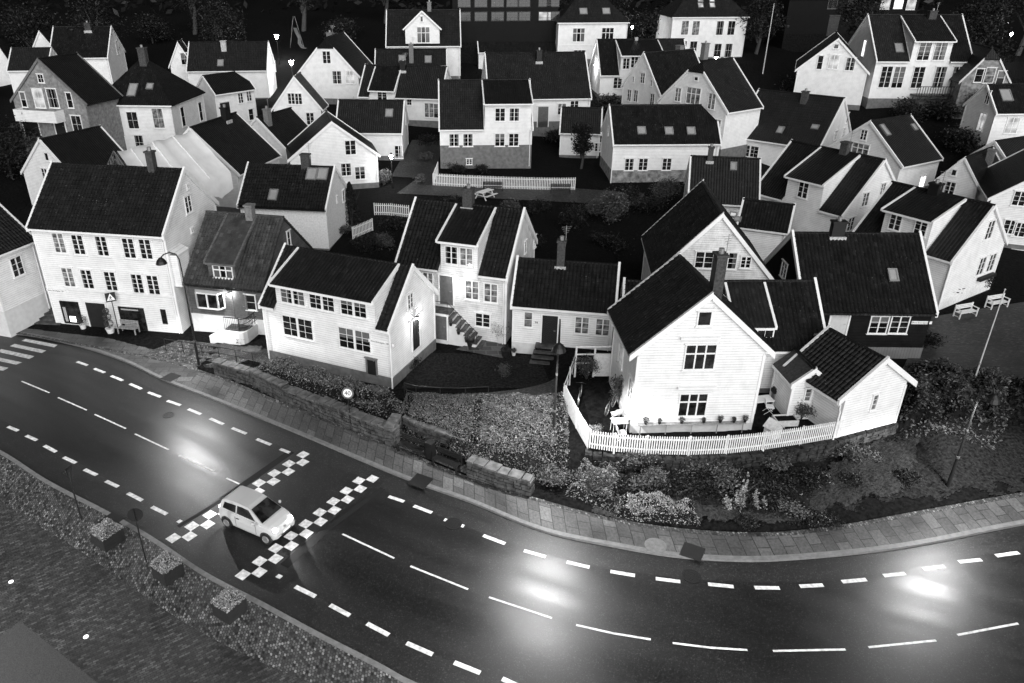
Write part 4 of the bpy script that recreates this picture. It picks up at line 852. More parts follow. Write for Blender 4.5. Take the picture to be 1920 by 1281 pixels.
def strip(name,mat,fa,fb,z,n=1,zb=None):
    # between two curves; uv = (metres across, metres along)
    v=[];uv=[];L_=0;pa=None
    rows=[]
    for x in XS:
        a=(x,fa(x));b=(x,fb(x))
        if pa: L_+=math.dist(a,pa)
        pa=a; w=math.dist(a,b); rows.append([((x,a[1]+(b[1]-a[1])*k/n,(z if zb is None else z+(zb-z)*k/n)),((w*.88)*k/n,L_)) for k in range(n+1)])
    mb=MB()
    for r,s in zip(rows,rows[1:]):
        for k in range(n): q=[s[k],s[k+1],r[k+1],r[k]]; mb.face([t[0] for t in q][::-1],[t[1] for t in q][::-1])
    o=mb.build(name,mat,merge=True,recalc=False); o['kind']='structure'; return o
edge_far=lambda x:kerb_far(x)-2.05 if x>-6 else kerb_far(x)-1.25
strip('road','asphalt',lambda x:kerb_near(x)+.0,lambda x:kerb_far(x)-.0,0,12)
# smoother cycle lane / gutter bands sit a few millimetres proud
elane=curve([(124,665),(344,756),(524,836),(715,922),(831,974),(1000,1035),(1165,1074),(1373,1096),(1541,1097),(1695,1075),(1920,1036)],0,-.3,.2)
nlane=curve([(24,792),(180,879),(311,956),(520,1074),(653,1150),(808,1224),(975,1286)],0,-.6,-.45)
strip('cycle_lane','asphalt_side',lambda x:elane(x)+.08,lambda x:kerb_far(x)-.02,.004,2)
strip('road_edge','asphalt_smooth',lambda x:kerb_near(x)+.02,lambda x:nlane(x)-.05,.004,2)
strip('pavement','pavement',lambda x:kerb_far(x)+.26,lambda x:back_far(x)-.22,.118)
strip('kerb','kerb',kerb_far,lambda x:kerb_far(x)+.26,.122)
strip('kerb_face','kerb',lambda x:kerb_far(x)-.005,kerb_far,-.05,zb=.122)
strip('cobble_band','cobble_light',lambda x:back_far(x)-.22,lambda x:back_far(x)+.06,.124)
strip('pavement_edge','kerb',lambda x:back_far(x)+.06,lambda x:back_far(x)+.10,.124,zb=.05)
strip('near_kerb','kerb',lambda x:kerb_near(x)-.28,kerb_near,.122); strip('near_kerb_face','kerb',lambda x:kerb_near(x),lambda x:kerb_near(x)+.006,.122,zb=-.05)
strip('cobble_strip','cobble_light',lambda x:plaza_in(x),lambda x:kerb_near(x)-.28,.118,3)
# plaza
far=lambda x:plaza_in(x)
pl=MB()
for x0,x1 in zip(XS,XS[1:]): pq=[(x0,-15),(x1,-15),(x1,plaza_in(x1)),(x0,plaza_in(x0))]; pl.face([(a,b,.114) for a,b in pq],[(a*.82+b*.57,b*.82-a*.57) for a,b in pq])
o=pl.build('plaza','brickpave',recalc=False,merge=True); o['kind']='structure'
c=[at(p,.118) for p in ((-300,1400),(0,1186),(35,1160),(185,1281),(300,1380),(0,1700))]; m=MB(); m.face([(a,b,.118) for a,b,_ in c][::-1]); o=m.build('plaza_corner','corner_asphalt',recalc=False); o['kind']='structure'
# forecourt in front of the shop (flat paved ground up to the wall)
def pxsheet(name,mat,quad,z,n=10,m_=10,dz=.03,drape=True,wrap=None):
    P=[Vector((q[0],q[1])) for q in quad]
    def f(i,j):
        s,t=i/n,j/m_; p=(P[0]*(1-s)+P[1]*s)*(1-t)+(P[3]*(1-s)+P[2]*s)*t
        return tuple(atT((p.x,p.y),dz))
    return grid_mesh(name,mat,list(range(n+1)),list(range(m_+1)),lambda i,j:f(i,j))
XF=[x for x in XS if x<=-17.5]; m=MB()
for x0,x1 in zip(XF,XF[1:]): m.face([(x0,kerb_far(x0)+.26,.121),(x1,kerb_far(x1)+.26,.121),(x1,back_far(x1)+(-17.5-x1)*.9,.121),(x0,back_far(x0)+(-17.5-x0)*.9,.121)])
o=m.build('shop_forecourt','pavement',recalc=False,merge=True); o['kind']='structure'
pxsheet('cobble_ramp','cobble_light',[(268,660),(405,692),(520,655),(335,634)],0,10,8)
pxsheet('cobble_path','cobble',[(398,655),(620,712),(640,700),(420,640)],0,18,3,.05)
pxsheet('garden_path','path',[(760,742),(1040,745),(1046,700),(1040,735)],0,14,3,.06)
pxsheet('stone_terrace','flag',[(855,655),(943,672),(950,640),(905,632)],0,6,4,.1)
pxsheet('lawn','lawn',[(752,728),(1035,728),(1010,668),(780,660)],0,16,10,.05)

pxsheet('lane','path',[(745,362),(1200,388),(1210,365),(790,330)],0,24,5,.06)
pxsheet('lane_up','path',[(735,330),(815,335),(835,262),(775,262)],0,6,8,.06)
pxsheet('courtyard','brickpave',[(1690,700),(1990,760),(2000,560),(1740,600)],0,24,24,.06)
pxsheet('garden_yard','soil',[(1115,835),(1185,838),(1180,715),(1085,715)],0,10,10,.04)
pxsheet('yard','soil',[(1400,815),(1570,800),(1560,730),(1410,735)],0,10,8,.04)
from mathutils import noise as MN
def fray(o,n,m_,w=.14):
    # ragged natural outline instead of a straight cut edge
    bm=bmesh.new(); bm.from_mesh(o.data); bm.faces.ensure_lookup_table(); dl=[]
    for k,f in enumerate(bm.faces):
        i,j=k%n,k//n; s,t=(i+.5)/n,(j+.5)/m_; c=f.calc_center_median(); e=min(s,1-s)*n/m_ if n>m_ else min(s,1-s); e=min(e,t,1-t)
        if e<w*(.5+.9*MN.noise(Vector((c.x*1.1,c.y*1.1,7)))+.5*MN.noise(Vector((c.x*3.7,c.y*3.7,3)))): dl.append(f)
    bmesh.ops.delete(bm,geom=dl,context='FACES'); bm.to_mesh(o.data); bm.free(); return o
def crag(name,mat,quad,n,m_,amp,dz=.05,fr=.16):
    P=[Vector(q) for q in quad]
    def f(i,j):
        s,t=i/n,j/m_; p=(P[0]*(1-s)+P[1]*s)*(1-t)+(P[3]*(1-s)+P[2]*s)*t; v=atT((p.x,p.y),dz); q=Vector((v.x*.8,v.y*.8,v.z*2))
        e=min(1,4*min(s,1-s,t,1-t)+.05); h=(MN.ridged_multi_fractal(q*.8,.9,2.1,5,1,2)*.5+MN.fractal(q*3,.8,2,4)*.35)*amp*e
        return (v.x+h*.3,v.y-h*.8,v.z+h*.6)
    o=grid_mesh(name,mat,list(range(n+1)),list(range(m_+1)),f)
    return fray(o,n,m_,fr)
crag('rock_bank','cliff',[(1480,975),(1700,935),(1740,800),(1570,845)],60,50,.45)
crag('rock_bank','cliff',[(1110,975),(1500,990),(1560,905),(1100,905)],120,30,.22)
fray(pxsheet('bank_lawn','lawn',[(1440,990),(2050,915),(2050,760),(1620,800)],0,110,60,.04),110,60,.2)
# road paint
pm=MB()
def dash(a,b,w,z=.009):
    A=Vector(at(a,z)[:2]);B=Vector(at(b,z)[:2]); d=(B-A).normalized(); n=Vector((-d.y,d.x))*w/2
    pm.face([(A.x-n.x,A.y-n.y,z),(B.x-n.x,B.y-n.y,z),(B.x+n.x,B.y+n.y,z),(A.x+n.x,A.y+n.y,z)])
FAR=[((144,674),(164,681)),((176,687),(196,695)),((208,701),(230,710)),((243,716),(265,726)),((277,732),(301,741)),((313,748),(338,757)),((352,764),(376,774)),((393,782),(418,793)),((434,800),(461,811)),((480,821),(507,832)),((524,840),(542,847)),((727,930),(756,940)),((774,948),(808,961)),((831,974),(837,976)),((862,985),(868,987)),((904,1004),(945,1020)),((980,1033),(1021,1045)),((1060,1055),(1103,1065)),((1142,1073),(1188,1081)),((1227,1087),(1273,1093)),((1325,1098),(1373,1103)),((1412,1105),(1459,1106)),((1497,1103),(1541,1101)),((1576,1095),(1622,1091)),((1654,1084),(1695,1080)),((1728,1072),(1769,1067)),((1795,1059),(1838,1055)),((1865,1048),(1908,1042))]
NEAR=[((14,795),(33,803)),((48,812),(68,821)),((82,831),(104,843)),((118,853),(141,864)),((157,876),(180,887)),((197,898),(220,909)),((238,921),(265,935)),((283,947),(311,961)),((332,973),(337,976)),((517,1077),(525,1081)),((551,1098),(589,1117)),((616,1133),(653,1153)),((685,1168),(726,1190)),((759,1205),(808,1227)),((848,1242),(897,1262)),((938,1273),(975,1290))]
CEN=[((40,710),(92,732)),((108,741),(162,765)),((177,773),(235,800)),((252,810),(315,840)),((334,851),(401,881)),((423,894),(447,905)),((640,1000),(737,1046)),((767,1061),(875,1105)),((914,1120),(1032,1160)),((1077,1173),(1146,1189)),((1146,1189),(1217,1201)),((1258,1208),(1328,1217)),((1328,1217),(1398,1222)),((1446,1224),(1582,1222)),((1625,1218),(1752,1206)),((1792,1196),(1906,1175))]
for a,b in FAR+NEAR: dash(a,b,.21)
for a,b in CEN: dash(a,b,.10)
for q in ([(185,117),(415,162),(390,180),(155,132)],[(105,153),(333,203),(300,220),(70,170)],[(10,190),(248,243),(210,262),(-25,208)],[(-80,235),(158,287),(115,303),(-120,252)],[(-170,278),(60,325),(20,347),(-210,298)]):
    pm.face([at(Z('a',*p),.009) for p in q])
# checkered speed hump bands
def band(p0,p1,rows,par,flip=1):
    A=Vector(at(p0,.0)[:2]);B=Vector(at(p1,.0)[:2]); n=round((B-A).length/.5); d=(B-A)/n; e=Vector((-d.y,d.x))*flip
    for i in range(n+1):
        for j in range(2):
            if (i+j)%2==par:
                c=A+d*i+e*(j-.0); h=d*.5; g=e*.5
                pm.face([(q.x,q.y,.010) for q in (c-h-g,c+h-g,c+h+g,c-h+g)])
band((567,851),(323,1006),2,0,1)
band((697,897),(468,1084),2,0,-1)
o=pm.build('road_markings','road_paint',recalc=False); o['kind']='structure'
# dark resurfaced hump between the bands
m=MB(); m.face([at(p,.0065) for p in ((540,845),(712,905),(455,1097),(300,1000))]); o=m.build('speed_hump','asphalt_smooth',recalc=False); o['kind']='structure'
m=MB()
for a,b,w in (((545,845),(415,935),.22),((415,935),(332,985),.12),((716,915),(600,1000),.16),((600,1000),(530,1060),.24)):
    A=Vector(at(a,0)[:2]);B=Vector(at(b,0)[:2]);d=(B-A).normalized();n=Vector((-d.y,d.x))*w; m.face([(A.x-n.x,A.y-n.y,.0075),(B.x-n.x,B.y-n.y,.0075),(B.x+n.x,B.y+n.y,.0075),(A.x+n.x,A.y+n.y,.0075)])
o=m.build('tar_joint','cellar',recalc=False); o['kind']='structure'
# shop slabs: dark manhole plates
def manhole(label,px,z,r=.34,sq=0,mat='iron'):
    x,y,_=at(px,z); m=MB()
    if sq: m.box(-sq/2,sq/2,-sq/2,sq/2,0,.012); 
    else: m.lathe([(r,0),(r,.012),(r-.05,.012),(r-.05,.006),(0.001,.006)],(0,0,0),28)
    if not sq:
        for i in range(-3,4): 
            l=math.sqrt(max(0,(r-.07)**2-(i*.08)**2)); m.box(-l,l,i*.08-.015,i*.08+.015,.006,.011)
    o=m.build('manhole_cover',mat); o.location=(x,y,z+.001); o.rotation_euler=(0,0,-.5); tag(o,label,'manhole cover'); return o
manhole('round manhole cover breaking the dashed line by the right lane',(848,982),.006,.42); manhole('round manhole cover in the dark gutter of the bend',(1294,1083),.006,.42); manhole('large round concrete manhole cover in the pavement',(1227,1025),.122,.5,mat='kerb')
manhole('square dark hatch set in the pavement of the bend',(1296,1037),.124,0,.95); manhole('square dark hatch in the pavement opposite the checkered band',(787,902),.124,0,1.0); manhole('worn manhole cover in the upper traffic lane',(315,775),.006,.34)
manhole('square dark hatch by the first flower box',(206,972),.124,0,.9); manhole('dark slab in the pavement below the cobbled ramp',(320,704),.122,0,.9)
for p,l in (((18,1086),'small glowing ground light in the plaza at the left edge'),((158,1190),'glowing round ground light in the brick plaza')):
    x,y,_=at(p,.12); m=MB(); m.lathe([(.10,0),(.10,.012),(.09,.016),(.001,.016)],(0,0,0),20); o=m.build('ground_light','glow_disc'); o.location=(x,y,.118); tag(o,l,'ground light')
# retaining wall between the fanlight house and the lane
# ================================================================ STONE WALLS
def stonewall(label,pts,h,th=.5,cap=True,name='stone_wall',zf=.1,bm_='stone',cm_='stone_cap'):
    # pts: world xy list of the front face; irregular coursed blocks with rough cap slabs
    root=empty(name,(pts[0][0],pts[0][1],zf),0,label,'wall'); o0=Vector((pts[0][0],pts[0][1])); m=MB(); cm=MB()
    for (a,b) in zip(pts,pts[1:]):
        A=Vector(a)-o0;B=Vector(b)-o0; Ln=(B-A).length; d=(B-A).normalized(); n=Vector((-d.y,d.x)); D=Vector((d.x,d.y,0)); NN=Vector((n.x,n.y,0)); UZ=Vector((0,0,1))
        z=-.15
        while z<h-.12:
            hh=random.uniform(.16,.27); s=-random.uniform(0,.2)
            while s<Ln:
                w=random.uniform(.25,.62); e=min(s+w,Ln+.1); c=A+d*(max(s,0)+e)/2; dep=th/2+random.uniform(-.02,.03)
                m.rbox((c.x+n.x*th/2,c.y+n.y*th/2,z+hh/2),D,NN,(UZ+D*random.uniform(-.06,.06)).normalized(),max(.03,(e-max(s,0))/2-.022),dep,hh/2-.02); s=e
            z+=hh
        co_=MB(); co_.rbox(((A+B)/2).to_3d()+Vector((n.x*th/2,n.y*th/2,(z)/2-.1)),D,NN,UZ,max(.05,Ln/2-.12),th/2-.1,(z)/2-.02); co_.build('core','soil',root)
        s=0
        while s<Ln:
            w=random.uniform(.4,.8); e=min(s+w,Ln+.05); c=A+d*(s+e)/2
            cm.rbox((c.x+n.x*th/2,c.y+n.y*th/2,z+.04),D,NN,(UZ+NN*random.uniform(-.12,.12)+D*random.uniform(-.08,.08)).normalized(),(e-s)/2-.03,th/2+random.uniform(.0,.09),random.uniform(.04,.07)); s=e
    m.build('blocks',bm_,root); cm.build('capstones',cm_,root); return root
def wxy(*pxs): return [at(p,.12)[:2] for p in pxs]
w1=wxy((402,700),(470,722),(530,752),(600,780),(660,806),(737,836))
stonewall('long dry stone wall holding the hedge above the pavement',w1,1.05)
a=w1[-1]; stonewall('short stone return wall left of the bench niche',[(a[0],a[1]),(a[0]+.35,a[1]+1.3)],1.05)
w2=[(w1[-1][0]+.4,w1[-1][1]+1.35)]+[at(p,.12)[:2] for p in ((800,833),(884,864))]; stonewall('stone wall at the back of the bench niche',w2,1.05)
w3=wxy((873,893),(930,914),(990,932)); stonewall('stone wall with pale capstones right of the bench niche',w3,1.0,.55)
pxsheet('niche_paving','cobble',[(745,838),(872,888),(888,862),(765,815)],0,8,3,.03)

FW=[at(p,1.45) for p in ((1094,846),(1150,852),(1210,857),(1290,859),(1360,857),(1430,850),(1500,840),(1578,828))]
stonewall('dark rough stone base wall under the curved picket fence',[(x,y-.22) for x,y,_ in FW],1.2,.45,zf=.2,bm_='stone_dark',cm_='stone_dark')
FS=[at(p,1.45) for p in ((1575,829),(1625,815),(1681,799))]
stonewall('stone footing below the small outbuilding gable',[(x,y-.05) for x,y,_ in FS],1.25,.4,zf=.15,cm_='stone_dark')
# ================================================================ PLANTING
LV=[]
for _ in range(600):
    a=Vector((random.gauss(0,1),random.gauss(0,1),random.gauss(0,.6))).normalized(); b_=a.cross(Vector((random.gauss(0,1),random.gauss(0,1),random.gauss(0,1)))).normalized()*.45; LV.append((tuple(a),tuple(b_)))
UVQ=[(0,0),(1,0),(1,1),(0,1)]
def leaf(m,c,s):
    (ax,ay,az),(bx,by,bz)=LV[int(random.random()*600)]; x,y,z=c; n=len(m.v)
    m.v+=[(x-ax*s,y-ay*s,z-az*s),(x-bx*s,y-by*s,z-bz*s),(x+ax*s,y+ay*s,z+az*s),(x+bx*s,y+by*s,z+bz*s)]; m.f.append((n,n+1,n+2,n+3)); m.uv.append(UVQ)
def bil(Q,s,t): return (Q[0]*(1-s)+Q[1]*s)*(1-t)+(Q[3]*(1-s)+Q[2]*s)*t
def leafbed(name,label,quad,h,n,size,mat='leaf',cat='hedge',rough=.35,kind=None,core='soil',lump=2.2,edge=.12):
    Q=[atT(q) for q in quad]; root=Q[0].copy(); m=MB(); k=MB(); ph=random.uniform(0,9)
    def H_(s,t):
        e=min(1,min(s,1-s)/edge)*1.0; e2=min(1,min(t,1-t)/max(edge,.2)); e=math.sqrt(max(0,e))*math.sqrt(max(0,e2))
        p=bil(Q,s,t); q=hn(p.x*lump*.6+ph,p.y*lump*.6); return h*e*(1+rough*.55*q)
    for _ in range(n):
        s,t=random.random(),random.random(); p=bil(Q,s,t); z=T(p.x,p.y); hh=H_(s,t); zz=hh*(1-abs(random.gauss(0,.16)))+random.uniform(0,size)
        if min(s,1-s,t,1-t)<.12: zz=hh*random.random()
        leaf(m,(p.x-root.x+random.gauss(0,size*.8),p.y-root.y+random.gauss(0,size*.8),z+zz-root.z),size*random.uniform(.6,1.2))
    N_=22
    g=[[bil(Q,i/N_,j/N_) for i in range(N_+1)] for j in range(N_+1)]
    P=[[(g[j][i].x-root.x,g[j][i].y-root.y,T(g[j][i].x,g[j][i].y)+H_(i/N_,j/N_)*.86-root.z-.02) for i in range(N_+1)] for j in range(N_+1)]
    for j in range(N_):
        for i in range(N_): k.face([P[j][i],P[j][i+1],P[j+1][i+1],P[j+1][i]])
    o=m.build(name,mat,recalc=False); o.location=root; tag(o,label,cat,kind=kind)
    c=k.build('dark_core',core,o,recalc=False); return o  # dark inner sheet added under the leaves to stop see-through
def bush(label,base,r,h,n,size,mat='leaf_dark',name='bush',cat='bush',core=True,z0=0,cone=False,group=None,clumps=None):
    base=Vector(base); m=MB(); 
    cl=clumps or [(random.gauss(0,r*.35),random.gauss(0,r*.35),h*random.uniform(.35,.75),r*random.uniform(.45,.7)) for _ in range(7)]
    for _ in range(n):
        x,y,z,q=random.choice(cl); d=Vector((random.gauss(0,1),random.gauss(0,1),random.gauss(0,1))).normalized()*q*(.35+abs(random.gauss(.35,.35)))
        d.z*=min(1.3,h/r*.55)
        p=Vector((x,y,z))+d
        if cone: t=random.random(); a=random.uniform(0,6.28); rr=r*(1-t)**.6*random.uniform(.6,1); p=Vector((rr*math.cos(a),rr*math.sin(a),h*t))
        if p.z<z0: p.z=z0+random.random()*.2
        leaf(m,p,size*random.uniform(.6,1.2))
    o=empty(name,base,0,label,cat,group); c=m.build('foliage',mat,o,recalc=False)
    s=MB(); 
    for i in range(4): s.tube([(0,0,-.2),(random.gauss(0,.1),random.gauss(0,.1),h*.4),(random.gauss(0,r*.4),random.gauss(0,r*.4),h*.8)],[.03*h/1.5,.02*h/1.5,.006],5)
    s.build('stem','bark',o); return o
def tree(label,base,h,r,n,size,mat='leaf_dark',cat='tree',group=None,trunkh=.35):
    base=Vector(base); o=empty('tree',base,0,label,cat,group); t=MB(); t.tube([(0,0,-1),(.05*h,0,h*.3),(0,.03*h,h*.75)],[.035*h,.025*h,.008*h],8)
    cl=[]
    for i in range(14):
        a=random.uniform(0,6.28); rr=r*random.uniform(.2,.75); z=h*random.uniform(trunkh,.92); rr*=1-.55*abs((z/h-.55)/.45); p=(rr*math.cos(a),rr*math.sin(a),z); cl.append((p,r*random.uniform(.28,.45)))
        t.tube([(0,0,z*.55),(p[0]*.6,p[1]*.6,z*.85),p],[.014*h,.008*h,.003*h],5)
    t.build('trunk','bark',o); m=MB()
    for _ in range(n):
        p,q=random.choice(cl); d=Vector((random.gauss(0,1),random.gauss(0,1),random.gauss(0,.8))).normalized()*q*random.uniform(.3,1.1); leaf(m,Vector(p)+d,size*random.uniform(.6,1.3))
    m.build('crown',mat,o,recalc=False); return o
leafbed('hedge','broad clipped hedge behind the long dry stone wall',[(467,712),(745,815),(768,765),(500,688)],1.2,22000,.07,'leaf_hedge')
leafbed('ground_cover','dense leafy ground cover above the bench niche',[(745,822),(893,872),(912,742),(762,742)],.6,20000,.05,'leaf_cover',cat='ground cover',kind='stuff',rough=.2,edge=.02)
leafbed('shrubbery','leafy shrubs around the foot of the middle street lamp',[(872,878),(1062,905),(1062,742),(885,745)],.75,34000,.058,'leaf_cover',cat='shrubs',kind='stuff',rough=.5,edge=.03)
leafbed('hedge','dark leafy shrubs against the long white house foundation',[(548,668),(700,712),(700,686),(560,642)],.75,5000,.08,'leaf_dark')
leafbed('ground_cover','low dark plants on the steep bank under the picket fence',[(1085,930),(1500,990),(1570,885),(1100,895)],.35,12000,.085,'leaf_dark',cat='ground cover',kind='stuff',rough=.9,edge=.1)
leafbed('bush','large dark shrub mass behind the right street lamp',[(1680,825),(1860,850),(1920,735),(1700,690)],1.2,16000,.1,'leaf_mid',cat='bush',rough=.8)
leafbed('bush','dark shrub mass at the right edge beside the flagpole',[(1860,800),(1990,800),(1990,735),(1880,735)],1.0,5000,.12,'leaf_dark',cat='bush',rough=.8)
FB=[('leafy shrub hanging over the end of the stone wall',(1045,905),.9,1.1,2200,.07,'leaf'),('pale shrub on the bank below the fence corner',(1112,925),.8,1.2,2200,.07,'leaf'),('climbing rose shrub against the floodlit side wall',(1160,765),.55,2.4,1800,.07,'leaf'),('rose tree inside the garden gate',(1098,712),.7,1.9,1500,.06,'leaf_mid'),
('low flowering border plant inside the fence corner',(1112,815),.45,.6,700,.05,'leaf_pale'),('leafy shrub in front of the tiny porch',(1500,790),.6,1.3,1200,.06,'leaf_mid'),('creeper shrub beside the shed downpipe',(1560,785),.35,1.2,700,.06,'leaf_dark'),('shrub beside the lane lantern',(722,345),.9,1.6,1500,.1,'leaf_mid'),('dark shrub in the lane by the picket fence end',(745,290),1.0,1.5,1500,.12,'leaf_dark'),
('small garden shrub on the lawn before the low cottage',(945,702),.5,.6,800,.05,'leaf_mid'),('plants at the door corner of the long white house',(775,690),.5,.8,900,.06,'leaf_dark'),('dark round bush below the white dormer house',(1142,212),1.6,2.2,1500,.16,'leaf_dark'),('dark bush left of the creeper gable',(1490,188),2.4,2.6,2000,.18,'leaf_dark'),('shrub climbing the gable with two dormers',(1600,190),1.3,4.0,2400,.16,'leaf_dark'),('dark bush under the villa balcony',(1760,230),2.2,2.5,1800,.18,'leaf_dark'),('creeper on the rubble stone gable',(1822,235),1.0,4.5,1800,.14,'leaf_mid'),
('shrub beneath the flower box gable',(1840,548),.8,1.5,1400,.09,'leaf_dark'),('dark hedge bush behind the white benches',(1765,560),1.0,1.5,1500,.1,'leaf_dark'),('shrub at the black house corner',(1735,655),.8,1.1,1300,.08,'leaf_dark'),('dark shrub behind the fence of the grey basement house',(860,325),1.0,1.2,1200,.1,'leaf_dark'),('shrub left of the grey basement house stair',(905,327),1.0,1.0,1000,.1,'leaf_dark'),('bush in the dark garden above the long fence',(1180,380),1.2,1.8,1500,.1,'leaf_dark'),('garden bush beside the kitchen garden fence',(745,430),1.2,1.2,1400,.1,'leaf_dark'),('garden bush behind the low white cottage',(1000,470),1.5,1.3,1600,.1,'leaf_dark'),('dark bush in the black garden by the steep gable house',(1150,470),1.5,1.5,1600,.1,'leaf_dark'),('bush on the stone steps beside the curved terrace',(455,640),.5,.5,600,.06,'leaf_dark')]
leafbed('flowering_shrub','white flowering shrubs low on the bank above the pavement bend',[(1150,975),(1310,988),(1300,945),(1160,935)],.5,5000,.05,'leaf_pale',cat='shrub',rough=1.0,lump=3)
leafbed('shrub','scattered leafy growth on the bank left of the flowers',[(1060,930),(1150,968),(1165,900),(1090,880)],.6,5000,.07,'leaf_hedge',cat='shrub',rough=1.0,lump=3)
bush('tall pale flower spikes in the middle of the dark bank',atT((1385,962)),.7,2.2,0,.05,name='flower_spikes',cat='flowers',mat='leaf_pale') if 0 else None
cl=[]
for q in range(11):
    X=random.uniform(-1.0,1.1);H_=random.uniform(.6,1.2) if abs(X)>.3 else random.uniform(1.4,2.3)
    for t in range(14): cl.append((X+random.gauss(0,.03),random.gauss(0,.12),H_*t/14,.10*(1.3-t/14)))
bush('tall pale flower spikes in the middle of the dark bank',atT((1385,958)),.7,2.2,3400,.04,'leaf_pale',clumps=cl,name='flower_spikes',cat='flowers')
FB+=[('dark tree crown hiding the foot of the apartment block',(930,75),4,7,4500,.2,'leaf_dark'),('dark tree crown left of the square villa roof',(1015,85),3,6,3500,.2,'leaf_dark'),('dark tree crown before the dark building with lit windows',(1545,60),4,7,4500,.2,'leaf_dark'),('plants hanging over the left part of the dark base wall',(1190,868),.9,.9,2200,.06,'leaf_mid'),('plants hanging over the middle of the dark base wall',(1290,872),.8,.8,2000,.06,'leaf_mid'),('tangled shrub before the right part of the base wall',(1440,880),.9,1.1,2200,.07,'leaf_mid'),('tangled shrub at the foot of the base wall centre',(1350,905),.9,.9,2200,.07,'leaf_mid'),('leafy shrub under the outbuilding corner',(1590,862),.8,.9,2000,.07,'leaf_mid'),('leafy shrub low on the bank between flowers and base wall',(1230,915),.9,.9,2200,.07,'leaf_mid'),('shrub at the lower right of the base wall',(1520,915),.9,.8,2000,.07,'leaf_dark'),('leafy bush beside the picnic table in the dark garden',(960,400),1.2,1.3,2200,.09,'leaf_mid'),('leafy bush near the middle garden wall',(1110,405),1.3,1.5,2400,.09,'leaf_mid'),('leafy tree crown in the garden behind the tall chimney',(1150,420),1.6,3.2,3600,.1,'leaf_mid'),('leafy bush below the slanting picket fence',(720,462),1.1,1.2,2000,.08,'leaf_mid'),('leafy bush left of the slanting picket fence',(640,440),.8,1.0,1500,.08,'leaf_mid'),('leafy bush at the lane bend beside the picket fence corner',(790,345),.8,.9,1500,.08,'leaf_mid'),('leafy garden bush right of the broad skylight house',(1240,380),1.5,2.4,3000,.1,'leaf_mid'),('leafy bush along the right side of the lane',(800,300),.9,1.1,1500,.08,'leaf_mid'),('low grassy tuft under the shed corner rock',(1590,915),.6,.5,1200,.06,'leaf_dark'),('dark fern clump on the lower bank right of the flower spikes',(1480,965),.7,.6,1400,.07,'leaf_mid'),('dark clump beside the foot of the right street lamp shadow',(1700,905),.6,.5,1000,.07,'leaf_dark'),('leafy clump on top of the bank rock',(1640,870),.5,.5,900,.06,'leaf_mid'),('dark clump at the kerb side of the bank',(1400,985),.6,.4,1000,.06,'leaf_dark'),('trailing plant under the picket fence middle',(1300,885),.8,.6,1500,.06,'leaf_mid'),('trailing plant under the left part of the picket fence',(1150,880),.8,.7,1500,.06,'leaf_mid'),('tuft at the lower bank near the pavement curve',(1540,980),.7,.4,1200,.06,'leaf_dark'),('dark tree mass left of the small gable house behind the shop',(25,330),3.2,5.5,4000,.16,'leaf_dark'),('round dark bush left of the grey basement house',(800,275),1.3,1.6,1500,.12,'leaf_dark'),('dark bush by the cottage with the fanlight wall',(1035,268),1.3,1.5,1500,.12,'leaf_dark'),('dark bush behind the fanlight retaining wall',(1130,170),1.3,2.0,1500,.14,'leaf_dark'),
('tall dark bush between the villa balcony and the wide bargeboards',(1700,235),2.4,3.0,2600,.16,'leaf_dark'),('dark bush right of the wide bargeboard house',(1800,290),2.4,2.6,2600,.16,'leaf_dark'),('dark bush at the foot of the stone gable creeper',(1840,310),1.8,2.0,2000,.15,'leaf_dark'),('dark shrub behind the kitchen gable chimney',(1905,285),2.0,2.2,2000,.15,'leaf_dark'),('dark shrub below the wide white walled house',(350,215),2.0,2.0,1500,.15,'leaf_dark'),
('dark bush between hipped corner house and stone gable',(165,235),1.6,2.6,1800,.14,'leaf_dark'),('dark bush at the left edge of the park',(60,90),3,4,2500,.2,'leaf_dark'),('dark bush behind the sharp gable',(290,80),3.5,5,3000,.2,'leaf_dark'),('dark bush behind the wide white walled house',(420,70),4,5,3000,.2,'leaf_dark'),('dark bush right of the slide',(640,75),3.5,4,2600,.2,'leaf_dark'),('dark bush in front of the dim apartment block',(905,60),3.5,5,3000,.2,'leaf_dark'),('second dark bush in front of the apartment block',(1000,60),3,4,2600,.2,'leaf_dark'),
('dark tree mass between the two villas',(1225,95),3.2,8,4500,.2,'leaf_dark'),('dark hedge behind the low dark cottage',(1470,60),3.5,4,2600,.2,'leaf_dark'),('ivy bush against the two tiered cottage',(1060,255),1.0,2.2,1400,.11,'leaf_dark'),('garden shrub left of the picnic table',(850,385),1.0,1.0,1200,.09,'leaf_dark'),('garden shrub right of the picnic table',(1010,400),1.4,1.2,1500,.1,'leaf_dark'),('garden shrub in front of the broad skylight house',(1215,400),1.6,1.8,1800,.1,'leaf_dark'),('dark garden tree top behind the low cottage chimney',(1080,430),1.6,2.4,2200,.1,'leaf_dark'),('dark shrub behind the long white house roof',(690,470),1.4,1.6,1600,.09,'leaf_dark')]
for l,p,r,h_,n,s,mt in FB: bush(l,atT(p),r,h_,n,s,mt)
bush('tall ivy column on the plastered cottage gable',atT((662,425)),1.0,4.3,3500,.09,'leaf_dark',cone=True,name='ivy',cat='ivy')
tree('dark garden tree in front of the two tiered cottage',atT((1090,318)),5.2,1.7,4500,.12)
